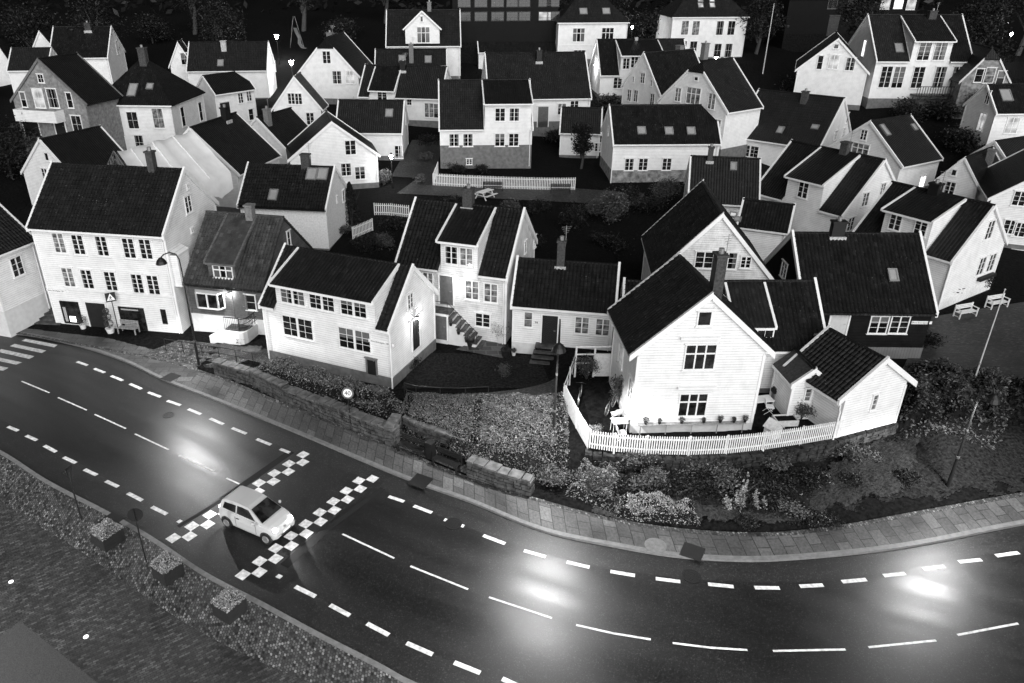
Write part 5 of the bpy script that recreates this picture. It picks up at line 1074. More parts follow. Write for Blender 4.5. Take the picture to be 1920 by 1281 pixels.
# park trees and the dark wood behind the town
TR=[((-40,130),11,5),((-58,128),12,6),((-72,135),12,6),((-88,130),12,6),((-30,150),13,6),((-16,160),12,6),((2,165),12,6),((-50,150),13,7),((-100,150),13,7),((17,140),10,4),((21,133),9,4),((25,142),11,4),((48,135),10,5),((62,128),10,5),((75,120),11,5),((85,125),12,6),((68,108),9,4.5),((76,100),8,4),((88,108),10,5),((98,118),11,6),((110,130),12,6),((40,150),11,5),((-70,112),8,4),((-20,128),7,3.5),((-2,135),7,3.5),((55,112),7,3.5)]
WHERE=['in the middle of the left park','left of the slide','at the upper left behind the sharp gable','near the left picture edge','behind the park slide','above the half hipped gable','behind the big dormered house','deep in the left park','at the far left edge','just right of the square villa','against the tall villa left wall','between the two villas','right of the tall villa','behind the two dormer gable','above the villa balcony','at the top right behind the pale villa','right of the pale villa roof','above the rubble stone gable','at the upper right edge','at the right picture edge','in the far right corner','behind the tall villa','over the low roof at upper left','beside the arched park shelter','near the dark lane lamps','behind the flagpole']
for ((x,y),h_,r),w in zip(TR,WHERE): tree('dark leafy tree '+w,(x,y,T(x,y)),h_,r,4200,.2,group='park trees behind the town')
m=MB()
for _ in range(24000):
    x=random.uniform(-260,300);y=random.uniform(165,300); z=T(x,y); hh=7+3*math.sin(x*.13)+2*math.sin(x*.31+y*.2); leaf(m,(x,y,z+hh*random.random()),1.0)
o=m.build('wood','leaf_dark',recalc=False); tag(o,'dark wood closing the view behind the whole town','wood',kind='stuff')
# ================================================================ FENCES
def resample(P,step):
    out=[];  
    for (a,b) in zip(P,P[1:]):
        n=max(1,int((b-a).length/step)); out+=[a.lerp(b,i/n) for i in range(n)]
    return out+[P[-1]]
def picket(label,P,h=1.1,step=.115,w=.06,mat='white_wood',solid=False,post=1.9,name='picket_fence'):
    P=[Vector(p) for p in P]; o=empty(name,P[0],0,label,'fence'); b=P[0]; Q=resample(P,step if not solid else .14); m=MB()
    for i,p in enumerate(Q[:-1]):
        d=(Q[i+1]-p); d.z=0; d.normalize(); n=Vector((-d.y,d.x,0)); c=p-b; ww=w if not solid else .064; hh=h+random.uniform(-.01,.01); dz=.06
        lo=[c-d*ww/2-n*.012,c+d*ww/2-n*.012,c+d*ww/2+n*.012,c-d*ww/2+n*.012]
        if solid: lo=[c-d*.068-n*.012,c+d*.068-n*.012,c+d*.068+n*.012,c-d*.068+n*.012]; m.hexa([v+Vector((0,0,-.25)) for v in lo],[v+Vector((0,0,hh)) for v in lo])
        else:
            m.hexa([v+Vector((0,0,dz)) for v in lo],[v+Vector((0,0,hh-.06)) for v in lo]); t=c+Vector((0,0,hh)); u=[v+Vector((0,0,hh-.06)) for v in lo]
            for a_,b_ in ((0,1),(1,2),(2,3),(3,0)): m.face([u[a_],u[b_],t])
    m.build('pickets',mat,o); r=MB()
    for a_,b_ in zip(P,P[1:]):
        n=(b_-a_); n=Vector((-n.y,n.x,0)).normalized()*.04
        for z in (.3,h-.25): r.bar(a_-b+n+Vector((0,0,z)),b_-b+n+Vector((0,0,z)),.04,.08)
    r.build('rails',mat,o)
    for p in resample(P,post)[::1]: k=MB(); c=p-b; k.box(c.x-.045,c.x+.045,c.y+.02,c.y+.11,-.5,h-.03+c.z); k.build('post',mat,o)
    return o
zf=1.5
MF=[(1104,843),(1150,850),(1210,855),(1290,857),(1360,855),(1430,848),(1500,838),(1571,826)]
picket('long curved white picket fence in front of the floodlit house',[at(p,zf) for p in MF],1.15)
picket('solid white board fence on the left side of the floodlit garden',[at((1056,752),zf),at((1080,800),zf),at((1104,843),zf)],1.1,solid=True,name='board_fence')
picket('white rail fence running back along the garden to the gate',[at((1056,752),zf),at((1078,690),zf)],1.1,step=.9,name='rail_fence')
P=[atT(p) for p in ((814,348),(860,351),(900,353),(945,355),(1000,357),(1040,358),(1079,358))]
picket('long grey white picket fence along the lane garden',P,1.35,step=.17,w=.09); picket('short picket fence turning back at the lane corner',[atT((823,325)),atT((814,348))],1.3,step=.17,w=.09)
picket('white picket fence with a gap behind the dark garden',[atT((704,403)),atT((735,404)),atT((768,408))],1.25,step=.2,w=.09); picket('slanting white picket fence in the dark garden',[atT((663,448)),atT((700,432))],1.2,step=.17,w=.09)
# garden gate frame
a=Vector(at((1077,708),zf)); b_=Vector(at((1146,708),zf)); o=empty('garden_gate',a,math.atan2((b_-a).y,(b_-a).x),'white framed garden gate with glazed screen behind the bicycles','gate'); w=(b_-a).length
m=MB()
for x in (0,w*.5,w): m.box(x-.05,x+.05,-.05,.05,0,2.0)
m.box(-.05,w+.05,-.05,.05,2.0,2.1); m.box(.05,w*.5-.05,-.04,.04,.9,.98); m.box(.05,w-.05,-.04,.04,1.5,1.57); m.build('frame','white_wood',o); m=MB(); m.box(w*.5+.05,w-.05,-.03,.03,.05,1.5); m.build('gate_leaf','white_wood',o)
def railing(label,pts,h=.95,mids=(.5,)):
    P=[Vector(p) for p in pts]; o=empty('railing',P[0],0,label,'railing'); b=P[0]; m=MB()
    for a_,c in zip(P,P[1:]):
        m.bar(a_-b+Vector((0,0,h)),c-b+Vector((0,0,h)),.04,.04)
        for q in mids: m.bar(a_-b+Vector((0,0,h*q)),c-b+Vector((0,0,h*q)),.025,.025)
    m.build('rails','iron',o)
    for p in resample(P,1.6): k=MB(); c=p-b; k.box(c.x-.02,c.x+.02,c.y-.02,c.y+.02,c.z-.3,c.z+h); k.build('post','iron',o)
railing('thin black railing along the cobbled ramp',[atT(p) for p in ((312,656),(345,661),(380,668),(412,672),(444,678),(476,684))])
railing('thin black railing between the lawn and the ground cover',[atT(p) for p in ((758,742),(780,748),(825,752),(872,753),(915,750))],.9)
# ================================================================ SMALL THINGS
def sign_post(label,base,h,z=None):
    b=Vector(base); o=empty('traffic_sign',b,0,label,'traffic sign'); m=MB(); m.tube([(0,0,-.2),(0,0,h)],.032,8); m.build('pole','iron',o); return o
o=sign_post('round speed limit sign reading 40 in front of the hedge',at((657,805),.12),2.75)
m=MB(); m.lathe([(.34,0),(.34,.02),(.001,.02)],(0,0,0),32); f=m.build('sign_face','door_grey',o); f.location=(0,-.04,2.45); f.rotation_euler=(R(82),0,R(-6))
m=MB(); m.lathe([(.25,0),(.25,.026),(.001,.026)],(0,0,0),32); m.build('white_disc','paint',f); t=text('40',.36,'lettering','black',f,(0,-.01,.03),(0,0,0),.003)
o=sign_post('square pedestrian crossing sign in front of the shop',at((223,619),.12),3.0)
m=MB(); m.box(-.33,.33,-.33,.33,0,.02); f=m.build('sign_face','iron',o); f.location=(0,-.05,2.75); f.rotation_euler=(R(86),0,R(28)); f.rotation_euler.rotate_axis('Z',0)
m=MB(); m.face([(-.28,-.24,.024),(.28,-.24,.024),(0,.28,.024)]); m.build('white_triangle','paint',f,recalc=False)
m=MB(); m.lathe([(.035,.026),(.035,.03),(.001,.03)],(0,.08,0),10)
for a_,b2 in (((0,.04),(-.02,-.08)),((-.02,-.08),(-.09,-.2)),((-.02,-.08),(.07,-.2)),((0,.02),(-.08,-.05)),((0,.02),(.08,-.06))): m.bar((a_[0],a_[1],.028),(b2[0],b2[1],.028),.035,.006)
m.build('walking_figure','black',f)
for lab,bp,hh,kd in (('back of a narrow triangular sign at the left road edge',(151,970),2.9,'t'),('back of a round sign between the flower boxes',(272,1050),2.9,'r')):
    o=sign_post(lab,at(bp,.12),hh); m=MB()
    if kd=='r': m.lathe([(.32,0),(.32,.02),(.001,.02)],(0,0,0),28)
    else: m.hexa([(-.35,.35,0),(0,-.3,0),(.001,-.3,0),(.35,.35,0)],[(-.35,.35,.02),(0,-.3,.02),(.001,-.3,.02),(.35,.35,.02)])
    f=m.build('sign_face','black',o); f.location=(0,0.05,hh-.3); f.rotation_euler=(R(84),0,R(20) if kd=='r' else R(75))
PB=[('first flower box by the checkered hump, furthest from the camera',(196,1032),(172,1017),(234,1008)),('middle flower box with dense foliage on the cobbled strip',(309,1097),(278,1080),(345,1073)),('nearest flower box at the bottom of the cobbled strip',(427,1170),(394,1153),(462,1141))]
for i,(lab,p0,p1,p2) in enumerate(PB):
    A,B,C_=[Vector(at(p,.12)) for p in (p0,p1,p2)]; ang=math.atan2((C_-A).y,(C_-A).x); lx=(C_-A).length; ly=.95; o=empty('flower_box',A,ang,lab,'planter','flower boxes on the cobbled strip')
    m=MB(); t=.05
    for q in ((0,lx,0,t),(0,lx,ly-t,ly),(0,t,t,ly-t),(lx-t,lx,t,ly-t)): m.box(q[0],q[1],q[2],q[3],0,.68)
    m.box(t,lx-t,t,ly-t,0,.58); m.build('box','pot_dark',o); f=MB()
    for _ in range(2600):
        x,y=random.uniform(-.02,lx+.02),random.uniform(-.02,ly+.02); e=min(x+.1,lx+.1-x,y+.1,ly+.1-y); leaf(f,(x,y,.55+random.uniform(.55,1)*(.08+.52*min(1,e/.4)*(1+.3*math.sin(x*7+i)*math.sin(y*9)))),.04)
    f.build('foliage','leaf_box',o,recalc=False)
def pot(label,base,r=.16,h=.28,ph=.45,mat='pot_white',lm='leaf_mid',n=300):
    o=empty('flower_pot',base,0,label,'flower pot'); m=MB(); m.lathe([(r*.7,0),(r,h),(r*.9,h),(r*.85,h-.04),(.001,h-.04)],(0,0,0),14); m.build('pot',mat,o); f=MB()
    for _ in range(n): d=Vector((random.gauss(0,1),random.gauss(0,1),random.gauss(0,1))).normalized()*ph*.5*random.uniform(.4,1); leaf(f,d+Vector((0,0,h+ph*.4)),.045)
    f.build('foliage',lm,o,recalc=False); return o
def hw_(H,x,y,z): return (H.A[0]+H.u[0]*x+H.v[0]*y,H.A[1]+H.u[1]*x+H.v[1]*y,z)
pot('white pot with a shrub left of the shop door',at((157,612),.12),.24,.35,.8)
for i,(x,y,z) in enumerate(STAIR): pot('hanging flower pot on the stone stair, '+('topmost','middle','lowest')[i],hw_(SH,x,y+.08,z-.1),.12,.2,.3,'pot_dark')
pot('large dark pot with flowers at the foot of the stone stair',atT((882,648),.1),.3,.5,.9,'pot_dark'); pot('white pot below the low cottage wall',atT((963,667),.05),.15,.25,.35); pot('dark barrel pot at the corner of the slab terrace',atT((948,668),.08),.35,.5,.5,'pot_dark','leaf_dark',150)
pot('tall leafy plant in a white tub beside the cellar window',atT((938,642),.1),.3,.45,1.4,'pot_white','leaf_mid',500)
for i,fx in enumerate((.16,.26,.42,.58,.7,.8,.88)): pot(['first','second','third','fourth','fifth','sixth','seventh'][i]+' plant pot from the left on the floodlit house shelf',hw_(MAIN,MAIN.sx*fx,MAIN.og-.16,2.0),.09,.14,.22 if i%2 else .35,'pot_dark','leaf_mid',120)
# topiary with three balls
o=empty('topiary',at((208,620),.12),0,'potted topiary of three stacked balls beside the crossing sign','potted tree'); m=MB(); m.lathe([(.22,0),(.32,.38),(.28,.38),(.001,.34)],(0,0,0),16); m.build('pot','pot_white',o); f=MB()
for z,r in ((.75,.32),(1.25,.27),(1.7,.22)):
    for _ in range(500): leaf(f,Vector((0,0,z))+Vector((random.gauss(0,1),random.gauss(0,1),random.gauss(0,1))).normalized()*r*random.uniform(.85,1.03),.04)
f.build('foliage','leaf_mid',o,recalc=False); m=MB(); m.tube([(0,0,.3),(0,0,1.7)],.03,6); m.build('stem','bark',o)
def bench(label,p,ang,mat='white_wood',w=1.6,dz=0,name='bench',arms=True):
    o=empty(name,p,ang,label,'bench'); 
    s=MB(); 
    for i in range(5): s.box(-w/2,w/2,-.5+i*.1,-.42+i*.1,.42,.45)
    s.build('seat',mat,o); b=MB()
    for z in (.58,.70,.82): b.box(-w/2+.04,w/2-.04,.0,.03,z,z+.085)
    b.build('backrest',mat,o)
    for x in (-w/2+.03,w/2-.03):
        for y,hh in ((-.48,.66 if arms else .42),(.02,.93)): l=MB(); l.box(x-.035,x+.035,y-.035,y+.035,0,hh if y<0 or mat=='white_wood' else .9); l.build('leg',mat,o)
        if arms: a2=MB(); a2.box(x-.04,x+.04,-.55,-.0,.66,.7); a2.bar((x,-.45,.15),(x,0,.15),.04,.04); a2.build('armrest',mat,o)
    return o
bench('white garden bench, the left one of two on the brick yard',atT((1803,597)),R(18)); bench('white garden bench with the flagpole before it, right one of two',atT((1862,580)),R(18))
bench('dark slatted bench against the long picket fence, left one',atT((926,357)),R(-3),'iron',2.0,arms=False); bench('dark slatted bench against the long picket fence, right one',atT((1052,362)),R(-3),'iron',2.0,arms=False)
bench('dark bench in the wall niche left of the litter bin',at((775,845),.15),R(-33),'iron',1.5,arms=False); bench('dark bench in the wall niche right of the litter bin',at((842,872),.15),R(-33),'iron',1.5,arms=False)
bench('weathered low bench below the shop display window',at((246,618),.12),R(-11),'wood_grey',1.4,arms=False)
o=empty('litter_bin',at((806,857),.12),R(-33),'black square litter bin between the two niche benches','litter bin'); m=MB(); m.box(-.2,.2,-.2,.2,0,.95); m.build('bin','black',o); m=MB(); m.box(-.22,.22,-.22,.22,.95,1.0); m.build('lid','iron',o)
# picnic table
o=empty('picnic_table',atT((911,372)),R(50),'white picnic table on the dark lane verge','picnic table'); m=MB()
for i in range(6): m.box(-.95,.95,-.42+i*.14,-.3+i*.14,.74,.78)
m.build('table_top','white_wood',o)
for s in (-1,1): m=MB(); m.box(-.95,.95,s*.82-.12,s*.82+.0,.44,.48); m.box(-.95,.95,s*.82+.01,s*.82+.13,.44,.48); m.build('seat','white_wood',o)
for x in (-.7,.7): m=MB(); m.bar((x,-.7,0),(x,-.25,.74),.06,.1); m.bar((x,.7,0),(x,.25,.74),.06,.1); m.bar((x,-.9,.42),(x,.9,.42),.05,.08); m.build('leg_frame','white_wood',o)
def table(label,p,ang,w=.8,d=.6,h=.73,mat='paint'):
    o=empty('garden_table',p,ang,label,'table'); m=MB(); m.box(-w/2,w/2,-d/2,d/2,h-.03,h); m.build('table_top',mat,o)
    for x in (-1,1):
        for y in (-1,1): l=MB(); l.tube([(x*(w/2-.04),y*(d/2-.04),0),(x*(w/2-.06),y*(d/2-.06),h-.03)],.015,6); l.build('leg',mat,o)
def chair(label,p,ang,mat='paint'):
    o=empty('garden_chair',p,ang,label,'chair'); m=MB(); m.box(-.22,.22,-.22,.2,.43,.46); m.build('seat',mat,o); m=MB(); m.rbox((0,.26,.7),Vector((1,0,0)),Vector((0,1,-.15)).normalized(),Vector((0,.15,1)).normalized(),.21,.012,.16); m.build('backrest',mat,o)
    for x in (-1,1): l=MB(); l.tube([(x*.2,-.24,0),(x*.2,.24,.5),(x*.2,.3,.86)],.013,6); l.tube([(x*.2,.28,0),(x*.2,-.2,.44)],.012,6); l.build('leg',mat,o)
table('white metal cafe table inside the picket fence corner',at((1158,812),zf),R(5)); chair('white folding chair in front of the cafe table',at((1163,826),zf),R(95)); chair('white folding chair behind the cafe table',at((1153,790),zf),R(200)); table('small white side table against the floodlit house corner',at((1178,806),zf),R(3),.5,.4)
table('white garden table behind the floodlit house',at((1425,772),zf),R(10),1.1,.7); chair('white chair beside the back garden table',at((1440,778),zf),R(80))
o=empty('barbecue',at((1454,760),zf),R(5),'dark barbecue grill against the white back wall','barbecue'); m=MB(); m.box(-.35,.35,-.2,.2,.75,.95); m.box(-.3,.3,-.15,.15,.95,1.05); m.build('grill','iron',o)
for x in (-.25,.25): m=MB(); m.box(x-.03,x+.03,-.15,.15,0,.75); m.build('leg','steel',o)
o=empty('plant_trough',at((1470,797),zf),R(4),'empty white trough planter in the back yard','planter'); m=MB(); w,d=.6,.35
for q in ((-w,w,-d,-d+.05),(-w,w,d-.05,d),(-w,-w+.05,-d+.05,d-.05),(w-.05,w,-d+.05,d-.05)): m.box(q[0],q[1],q[2],q[3],0,.35)
m.build('trough','white_wood',o); m=MB(); m.box(-w+.05,w-.05,-d+.05,d-.05,0,.28); m.build('soil','soil',o)
o=empty('play_house',at((1446,822),zf),R(30),'tiny white gabled hutch peeping over the picket fence','hutch'); m=MB(); m.box(-.35,.35,-.3,.3,0,.6); m.hexa([(-.35,-.3,.6),(.35,-.3,.6),(.35,.3,.6),(-.35,.3,.6)],[(-.01,-.3,.95),(.01,-.3,.95),(.01,.3,.95),(-.01,.3,.95)]); m.build('wall','white',o,merge=False); m=MB(); m.rbox((-.2,0,.8),Vector((.7,0,.7)).normalized(),Vector((0,1,0)),Vector((-.7,0,.7)).normalized(),.3,.36,.02); m.rbox((.2,0,.8),Vector((.7,0,-.7)).normalized(),Vector((0,1,0)),Vector((.7,0,.7)).normalized(),.3,.36,.02); m.build('roof','white_wood',o)
def bicycle(label,p,ang):
    o=empty('bicycle',p,ang,label,'bicycle')
    for x in (-.52,.52):
        w=MB(); n=24; w.tube([(x+.33*math.cos(2*math.pi*i/n),0,.35+.33*math.sin(2*math.pi*i/n)) for i in range(n+1)],.022,6,cap=False)
        for i in range(8): w.tube([(x,0,.35),(x+.32*math.cos(math.pi*i/4),0,.35+.32*math.sin(math.pi*i/4))],.004,4)
        w.build('wheel','steel',o)
    f=MB(); f.tube([(-.52,0,.35),(-.08,0,.3),(-.2,0,.8),(.35,0,.78),(-.08,0,.3)],.016,6); f.tube([(.52,0,.35),(.35,0,.78),(.32,0,.95)],.016,6); f.tube([(-.52,0,.35),(-.2,0,.78)],.012,6); f.build('frame','iron',o)
    h_=MB(); h_.tube([(.25,-.28,.98),(.34,-.12,.97),(.34,.12,.97),(.25,.28,.98)],.014,6); h_.build('handlebar','iron',o); s=MB(); s.box(-.32,-.1,-.07,.07,.86,.91); s.build('saddle','black',o)
bicycle('bicycle leaning by the rose tree in the fenced garden',at((1086,752),zf),R(75)); bicycle('bicycle parked against the climbing rose',at((1143,772),zf),R(60))
# flagpoles
def flag(label,base,top,r=.05):
    b=Vector(base); o=empty('flagpole',b,0,label,'flagpole'); m=MB(); m.tube([(0,0,-.3),(0,0,top)],[r,r*.5],8); m.build('pole','pole_light',o); m=MB(); m.tube([(0,0,top*.3),(0,0,top*.3+.1)],r*1.4,8); m.tube([(0,0,top*.18),(0,0,top*.18+.08)],r*1.4,8); m.build('collar','steel',o); m=MB(); m.lathe([(.001,-.06),(.06,0),(.001,.06)],(0,0,top),8); m.build('finial','pole_light',o)
flag('white flagpole standing on the brick yard by the benches',atT((1817,745)),6.6); flag('thin white flagpole beside the two dormer gable house',atT((1433,142)),9.5,.09)
# lanterns
def lantern(label,base,h,power,g_=1):
    o=empty('lantern',base,0,label,'street lamp','old style lanterns in the town'); m=MB(); m.lathe([(.12,-.2),(.1,.6),(.05,.7),(.04,h-.3),(.1,h-.25)],(0,0,0),10); m.build('pole','iron',o)
    g=MB(); g.lathe([(.08*g_,h-.25*g_),(.18*g_,h+.12),(.16,h+.14),(.001,h+.15)],(0,0,0),8); g.build('lamp_glass','bulb',o); c=MB(); c.lathe([(.22,h+.15),(.1,h+.32),(.02,h+.42),(.001,h+.45)],(0,0,0),10); c.build('cap','iron',o)
    l=bpy.data.lights.new('light','POINT'); l.energy=power; l.shadow_soft_size=.12; lo=bpy.data.objects.new('lamp_light',l); COL.objects.link(lo); lo.parent=o; lo.location=(0,0,h-.5)
lantern('glowing lantern post at the corner of the bright gable house',atT((738,352)),3.3,260)
def lantern_at(label,px,d,power):
    # stand where the glowing head is seen, foot on the ground
    for k in range(60,200):
        z=H0+ray(px)[2]*k; x=ray(px)[0]*k; y=ray(px)[1]*k
        if z-T(x,y)<=d: lantern(label,(x,y,T(x,y)),d,power,1.9 if power>400 else 1); return
lantern_at('blazing park lamp nearest the slide',(522,68),4.2,1400); lantern_at('blazing lamp above the stone stairway',(549,115),4.0,1200); lantern_at('small lit lamp between the two villas',(1189,54),4,300); lantern_at('lamp glowing under the tall villa windows',(1346,113),3.5,300); lantern_at('faint lamp in the dark upper right street',(1900,70),4,200); lantern_at('small lamp by the dark houses above the big dormered roof',(874,17),4,200); lantern_at('low lamp beside the dark parked corner',(925,27),4,200)
# slide in the park
b=atT((560,88)); o=empty('playground_slide',b,0,'wavy metal slide with climbing frame in the dark park','slide'); m=MB(); P=[(0,0,3.2),(.3,-.6,2.6),(.9,-1.4,1.7),(1.0,-2.4,1.0),(1.6,-3.2,.4),(2.1,-3.8,.3)]
for a_,c in zip(P,P[1:]): m.hexa([(a_[0]-.3,a_[1],a_[2]-.05),(a_[0]+.3,a_[1],a_[2]-.05),(c[0]+.3,c[1],c[2]-.05),(c[0]-.3,c[1],c[2]-.05)],[(a_[0]-.3,a_[1],a_[2]),(a_[0]+.3,a_[1],a_[2]),(c[0]+.3,c[1],c[2]),(c[0]-.3,c[1],c[2])])
m.build('chute','dull_metal',o); m=MB()
for x in (-1.2,1.2): m.bar((x,.2,0),(x*.1,0,5.0),.08)
m.build('climbing_frame','dull_metal',o)
# tarpaulin roof over scaffolding
P0,P1,P2,P3=[Vector(q) for q in (at(Z('1',848,1072),10.8),at(Z('1',1385,925),10.8),at(Z('1',1665,1225),7.6),at(Z('1',1090,1420),7.6))]; o=empty('tarpaulin_shelter',(P0.x,P0.y,0),0,'white tarpaulin roof on scaffold trusses beside the shop roof','tarpaulin'); bb=Vector((P0.x,P0.y,0)); m=MB()
L4=P0+(P0-P3); L4.z=7.6; L5=P1+(P1-P2); L5.z=7.6
for QQ in ((P0,P1,P2,P3),(P0,P1,L5,L4)):
    N_=18; g=[[bil(QQ,i/N_,j/8)-bb+Vector((0,0,.07*math.sin(i*2.1+j)*math.sin(j*1.3)-.16*abs(math.sin(math.pi*i/4.5)))) for i in range(N_+1)] for j in range(9)]
    for j in range(8):
        for i in range(N_): m.face([g[j][i],g[j][i+1],g[j+1][i+1],g[j+1][i]])
    e=g[8]
    for i in range(N_): m.face([e[i],e[i+1],e[i+1]+Vector((.1*math.sin(i*2),0,-1.6-.2*math.sin(i))),e[i]+Vector((.1*math.sin(i*2-2),0,-1.6-.2*math.sin(i-1)))])
m.build('tarpaulin','tarp',o,smooth=True,merge=True)
for i in (3,8,13):
    m=MB()
    for j in range(8): m.bar(bil((P0,P1,P2,P3),i/18,j/8)-bb+Vector((0,0,.02-.16*abs(math.sin(math.pi*i/4.5)))),bil((P0,P1,P2,P3),i/18,(j+1)/8)-bb+Vector((0,0,.02-.16*abs(math.sin(math.pi*i/4.5)))),.05,.12)
    m.build('seam','plaster',o)
m=MB()
for E_ in (P3,L4):
    a_=P0-bb+Vector((-.2,-.1,0)); c=E_-bb+Vector((-.2,-.1,0)); up=Vector((0,0,-.6)); m.bar(a_,c,.08); m.bar(a_+up,c+up,.08)
    for i in range(9): m.bar(a_.lerp(c,i/9),(a_+up).lerp(c+up,(i+1)/9),.05); m.bar(a_.lerp(c,i/9),(a_+up).lerp(c+up,i/9),.05)
    m.bar(c,(c.x,c.y,1),.08)
m.build('truss','steel',o)
# stone steps in the alley
a=at((60,615),.3); q=[at(p,.2) for p in ((38,600),(112,604),(100,535),(70,535))]; o=empty('stone_steps',q[0],0,'dark stone steps climbing between the shop and the left house','steps'); m=MB(); q0,q1=Vector(q[0]),Vector(q[1])
for i in range(12): m.hexa([tuple(v-q0+Vector((0.02*i,i*.5,-.5))) for v in (q0,q1,q1+Vector((0,.55,0)),q0+Vector((0,.55,0)))],[tuple(v-q0+Vector((.02*i,i*.5,.17*i))) for v in (q0,q1,q1+Vector((0,.55,0)),q0+Vector((0,.55,0)))])
m.build('treads','stone',o)
# rocks on the bank
from mathutils import noise as MN
def rock(label,p,r,zs,mat='rock',rz=0):
    bm=bmesh.new(); bmesh.ops.create_icosphere(bm,subdivisions=5,radius=1); ph=Vector((random.uniform(0,99),)*3)
    for v in bm.verts:
        c=v.co; q=Vector((c.x*r[0],c.y*r[1],c.z*r[2])); st=Vector((q.x*.9,q.y*.9,q.z*2.2))+ph; f=MN.ridged_multi_fractal(st*.9,.9,2.1,5,1,2)*.16+MN.fractal(st*3,.8,2,4)*.08; v.co=q*(.72+f+.25*MN.noise(st*.6))
    me=bpy.data.meshes.new('rock'); bm.to_mesh(me); bm.free(); me.materials.append(MATS[mat]); o=link('rock',me); o.location=Vector(p)+Vector((0,0,zs)); o.rotation_euler=(0,0,rz); tag(o,label,'rock')
rock('flat rock beside the curved white terrace',atT((470,655)),(1.1,.6,.35),0,'rock')

# ================================================================ CAR
a=Vector(at((427,983),0)); b=Vector(at((500,1015),0)); d=(b-a).normalized(); n=Vector((-d.y,d.x,0)); c=(a+b)/2+n*.72
car=empty('car',c,math.atan2(d.y,d.x),'small white hatchback crossing the checkered speed hump with headlights on','car')
ST=[(-1.74,.30,.62,.66,.60),(-1.68,.24,.90,.76,.66),(-1.45,.22,.97,.80,.70),(-1.0,.20,.97,.815,.72),(0,.20,.94,.82,.73),(.75,.20,.93,.82,.74),(1.05,.21,.92,.81,.72),(1.35,.23,.84,.79,.68),(1.58,.26,.74,.74,.60),(1.72,.30,.60,.62,.50),(1.77,.36,.50,.52,.42)]
m=MB(); rings=[]
for x,zb_,zt,wb,wt in ST:
    rings.append([(x,-wb*.95,zb_),(x,-wb,zb_+.12),(x,-wb,zb_+(zt-zb_)*.6),(x,-(wb+wt)/2,zt-.05),(x,-wt*.9,zt),(x,-wt*.4,zt+.02),(x,wt*.4,zt+.02),(x,wt*.9,zt),(x,(wb+wt)/2,zt-.05),(x,wb,zb_+(zt-zb_)*.6),(x,wb,zb_+.12),(x,wb*.95,zb_)])
for r1,r2 in zip(rings,rings[1:]):
    for i in range(12): m.face([r1[i],r1[(i+1)%12],r2[(i+1)%12],r2[i]])
m.face(rings[0][::-1]); m.face(rings[-1])
G=[(-1.66,.93,.70),(-1.50,1.36,.60),(-1.30,1.45,.57),(-.6,1.49,.56),(.02,1.45,.555),(.22,1.38,.57),(1.0,.90,.70)]
g=[[(x,-w if z<1.0 else -w,z),(x,w,z)] for x,z,w in G]
top=[(p[0],p[1]) for p in g]
for (p,q),(p2,q2) in zip(g,g[1:]): m.face([p,p2,q2,q])
for s in (0,1):
    sd=[gg[s] for gg in g]; sd2=sd+[(1.0,(-1,1)[s]*.74,.86),(-1.66,(-1,1)[s]*.74,.86)]; m.face(sd2 if s else sd2[::-1])
body=m.build('body','carpaint',car,smooth=False,merge=True); bv=body.modifiers.new('bevel','BEVEL'); bv.width=.04; bv.segments=3; bv.limit_method='ANGLE'; bv.angle_limit=R(25)
def panel(name,pts,mat,off,par=car):
    m=MB(); P=[Vector(p) for p in pts]; nn=(P[1]-P[0]).cross(P[2]-P[0]).normalized()*off; m.face([p+nn for p in P]); return m.build(name,mat,par,recalc=False)
lerp=lambda a,b,t:Vector(a).lerp(Vector(b),t)
A_,B_=Vector((.96,-.66,.93)),Vector((.96,.66,.93)); C2,D2=Vector((.25,.53,1.365)),Vector((.25,-.53,1.365))
panel('windscreen',[A_,B_,C2,D2],'glass',.045); panel('rear_window',[(-1.63,.6,1.02),(-1.63,-.6,1.02),(-1.52,-.52,1.33),(-1.52,.52,1.33)],'glass',.045)
def sp(x,z,s): w=.72-(z-.9)*(.16/.5); return (x,s*(w+.012),z)
for s in (-1,1):
    for q in ([(-1.42,1.0),(-.62,.98),(-.62,1.38),(-1.32,1.36)],[(-.54,.98),(.62,.96),(.14,1.34),(-.54,1.38)]):
        pts=[sp(x,z,s) for x,z in q]; panel('side_window',pts if s<0 else pts[::-1],'glass',.012)
for x in (-1.17,1.25):
    for s in (-1,1):
        w=MB(); cx_=x; y=s*.76
        def disc(r0,y0,y1,mt,nm,par,seg=24):
            k=MB(); k.tube([(0,y0,0),(0,y1,0)],r0,seg); return k.build(nm,mt,par)
        wh=empty('wheel',(x,y,.29)); wh.parent=car; KIDS.setdefault(car.name,[]).append(wh); disc(.29,-.1,.1,'tyre','tyre',wh); rm=MB(); rm.lathe([(.19,0),(.18,.02),(.17,0)],(0,0,0),20)
        for i in range(8): rm.bar((0,0,.012),(.18*math.cos(i*math.pi/4),.18*math.sin(i*math.pi/4),.012),.04,.02)
        r_=rm.build('rim','steel',wh); r_.location=(0,s*.105,0); r_.rotation_euler=(R(90)*(1 if s<0 else -1),0,0)
        ar=MB(); nA=12; ar.tube([(.34*math.cos(math.pi*i/nA),0,.34*math.sin(math.pi*i/nA)) for i in range(nA+1)],.03,6); o=ar.build('wheel_arch','plastic',car); o.location=(x,s*.815,.27)
